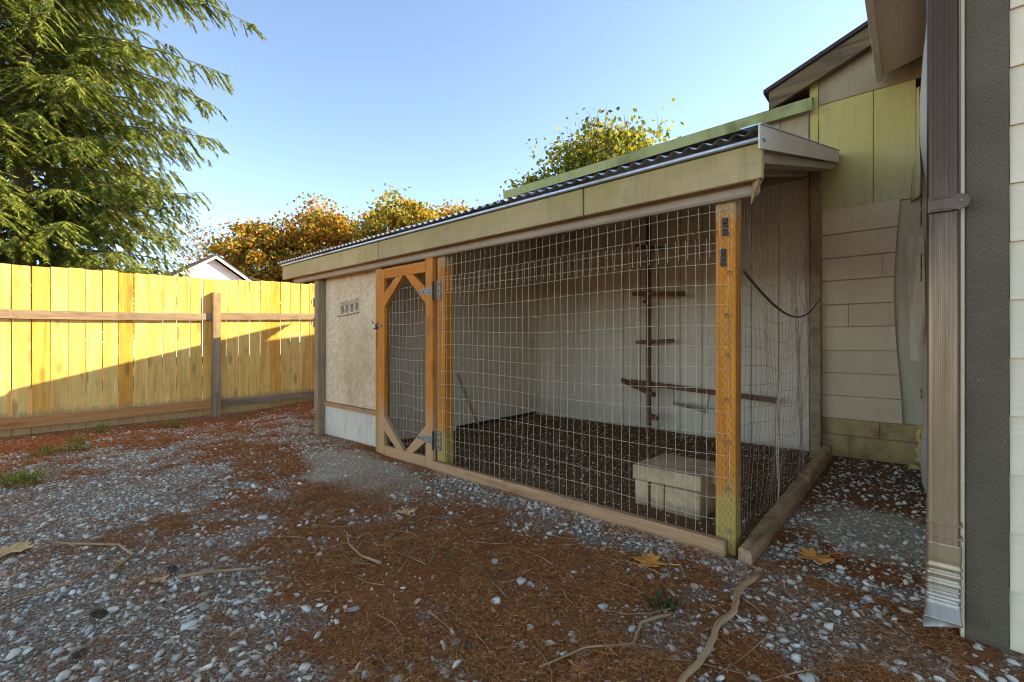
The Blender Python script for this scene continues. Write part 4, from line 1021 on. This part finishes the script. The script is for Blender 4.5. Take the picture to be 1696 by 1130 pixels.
maple_leaf(-.33, 2.50, .14, 2.5, .55, 'leaf_a', 'crumpled orange leaf on the gravel beside the side sill')
maple_leaf(-.26, 2.56, .08, .4, .8, 'leaf_c', 'curled brown leaf beside the crumpled orange leaf')
maple_leaf(-2.19, 1.57, .105, 1.2, .6, 'leaf_b', 'pale tan leaf curled on the needle litter by the sandy patch')
maple_leaf(-2.77, 1.28, .045, .3, .8, 'leaf_c', 'small rust leaf on the sandy patch before the gate')
maple_leaf(-3.22, .04, .16, 1.0, .2, 'leaf_b', 'large pale leaf flat on the grey gravel')
maple_leaf(-2.32, .45, .055, 2.0, 1.0, 'leaf_b', 'small crumpled tan leaf standing in the gravel')
maple_leaf(-.755, 1.17, .07, .2, .6, 'leaf_c', 'brown curled leaf near the forked twigs')
maple_leaf(-2.42, 1.69, .022, .2, .5, 'leaf_y', 'tiny yellow leaf on the needle litter')
maple_leaf(-1.95, 2.17, .06, 1.4, 1.0, 'leaf_c', 'dry brown leaf resting against the front sill')
def stick(pts, r0, r1, label, group='fallen branches', name='fallen_branch', n=6, mat_='twig'):
    P = []
    for k in range(len(pts) - 1):
        for q in range(4):
            t = q / 4; a, b = pts[k], pts[k + 1]; P.append((a[0] + (b[0] - a[0]) * t + random.uniform(-1, 1) * r0 * .22, a[1] + (b[1] - a[1]) * t + random.uniform(-1, 1) * r0 * .22))
    P.append(pts[-1][:2]); K = len(P)
    m = MB(); m.tube([(x, y, float(gh(x, y)) + .013 + max(r0, .003) * (.7 + .25 * math.sin(k * .6))) for k, (x, y) in enumerate(P)], [r0 + (r1 - r0) * k / (K - 1) for k in range(K)], n)
    return tag(m.build(name, M[mat_], None, True), label, 'branch', group)
stick([(-.498, 2.10), (-.521, 1.935), (-.495, 1.79), (-.512, 1.65), (-.492, 1.51), (-.505, 1.34), (-.49, 1.1)], .0125, .009, 'thick bare branch pointing at the corner post', n=8)
stick([(-2.20, 1.20), (-2.06, 1.135), (-1.92, 1.115), (-1.78, 1.137)], .004, .008, 'curved pale stick on needle litter before the wire run')
stick([(-3.2, .18), (-3.08, .265), (-2.916, .395), (-2.72, .42), (-2.65, .37), (-2.587, .325)], .004, .009, 'hooked pale stick lying on the grey gravel')
stick([(-2.30, .50), (-2.25, .62), (-2.14, .77)], .007, .005, 'short straight stick next to the crumpled tan leaf')
stick([(-2.55, -.05), (-2.594, .102), (-2.60, .226), (-2.70, .32)], .006, .004, 'long straight twig crossing the grey gravel')
stick([(-.66, 1.62), (-.72, 1.5), (-.69, 1.38), (-.80, 1.26), (-.86, 1.1)], .006, .003, 'forked thin branch left of the thick bare branch')
for k in range(46):
    x = random.uniform(-2.3, -.15); y = random.uniform(.9, 2.0); a = random.uniform(0, 6.28); L = random.uniform(.10, .34); b = random.uniform(-.6, .6)
    pts = [(x + L * s * math.cos(a + b * s), y + L * s * math.sin(a + b * s)) for s in (0, .33, .66, 1)]
    if any(p[1] > 2.18 or (p[0] > .08 and p[1] > 2.05) for p in pts): continue
    stick(pts, random.uniform(.0016, .0034), .0012, 'thin dry twig lying in the reddish needle litter', 'thin dry twigs in the litter', 'dry_twig', 4)
for k in range(16):
    x = random.uniform(-4.8, -2.2); y = random.uniform(.1, 1.5); a = random.uniform(0, 6.28); L = random.uniform(.15, .4); b = random.uniform(-.6, .6)
    stick([(x + L * s * math.cos(a + b * s), y + L * s * math.sin(a + b * s)) for s in (0, .33, .66, 1)], random.uniform(.0015, .003), .001, 'thin dry twig lying on the grey gravel', 'thin dry twigs on the gravel', 'dry_twig', 4)
M['cone'] = island('cone_scales', [(0, (.06, .035, .02)), (.6, (.16, .10, .06)), (1, (.27, .19, .12))], .8)
def cone(x, y, L, rot, label):
    V, F = [], []; z0 = float(gh(x, y)) + L * .24 + .008; ca_, sa_ = math.cos(rot), math.sin(rot)
    def T(p): return (x + p[0] * ca_ - p[1] * sa_, y + p[0] * sa_ + p[1] * ca_, z0 + p[2])
    for k in range(70):
        s = (k + .5) / 70; a = k * 2.39996; r = L * .26 * math.sin(math.pi * (s * .86 + .1)) ** .7; ax = L * (s - .5)
        d = np.array([0, math.cos(a), math.sin(a)]); tn = np.array([0, -math.sin(a), math.cos(a)]); b0 = np.array([ax, 0, 0]) + d * r * .35; tip = np.array([ax + L * .07, 0, 0]) + d * r; wd = L * .075
        n = len(V); V += [T(b0 - tn * wd * .5), T(tip - tn * wd), T(tip + tn * wd + np.array([L * .02, 0, 0])), T(b0 + tn * wd * .5)]; F.append((n, n + 1, n + 2, n + 3))
    o = np_mesh('pine_cone', V, F, M['cone']); sm = o.modifiers.new('t', 'SOLIDIFY'); sm.thickness = .0015
    return tag(o, label, 'cone', 'pine cones on the ground')
cone(-2.206, .242, .055, .9, 'open brown pine cone among grey gravel stones'); cone(-2.396, .50, .05, .4, 'dark pine cone beside the crumpled tan leaf'); cone(-1.975, .167, .045, 2.0, 'dark brown pine cone on needles beside gravel'); cone(-1.10, 1.02, .035, 1.2, 'small pine cone half sunk in needle litter'); cone(-1.62, 1.38, .03, .2, 'small pine cone in the middle of the needle litter')
M['weed'] = island('weed_leaves', [(0, (.08, .10, .02)), (.6, (.21, .24, .03)), (1, (.36, .34, .06))], .6, trans=.3)
def weed(x, y, r, h, n, label, mat_='weed'):
    C = np.stack([rng.normal(x, r * .45, n), rng.normal(y, r * .45, n), np.zeros(n)], -1); C[:, 2] = gh(C[:, 0], C[:, 1]) + h * rng.random(n) ** 1.3
    D = unit(np.stack([C[:, 0] - x, C[:, 1] - y, np.full(n, r * .8)], -1) + rng.normal(0, r * .35, (n, 3))); V, F = leaf_cards(C, D, unit(rng.normal(0, .5, (n, 3)) + [0, 0, 1]), rng.uniform(.018, .05, n), rng.uniform(.006, .014, n))
    t = thing('weed', label, 'weed', (x, y, 0), 'weeds at the gravel edge'); o = np_mesh('foliage', V, F, M[mat_], t); o['kind'] = 'stuff'
weed(-4.75, .10, .17, .07, 420, 'largest leafy weed clump on the grey gravel'); weed(-5.77, .49, .09, .12, 220, 'upright fern-like weed before the fence'); weed(-5.75, .30, .09, .05, 160, 'low yellow green weed beside the upright weed')
weed(-6.7, .75, .07, .07, 110, 'small weed tuft at the fence foot near the shaded boards'); weed(-6.5, 1.35, .10, .05, 130, 'sparse weed patch on litter before the fence post'); weed(-6.6, 2.1, .07, .05, 90, 'tiny weed right of the fence post foot')
weed(-.70, 1.66, .06, .004, 70, 'small olive conifer sprig in the needle litter', 'conifer_dark')
for x, y, s in ((-.60, 4.72, .045), (.01, 4.84, .05)):
    V, F = rock_shape(True, False); V = V * s + np.array([x, y, float(gh(x, y)) + s * .25])
    tag(np_mesh('foam_lump', V, F, M['foam'], None, True), 'yellow foam lump on dark soil at the foot of the ' + ('back corner post' if x < -.3 else 'foam bead'), 'lump', 'yellow foam lumps')
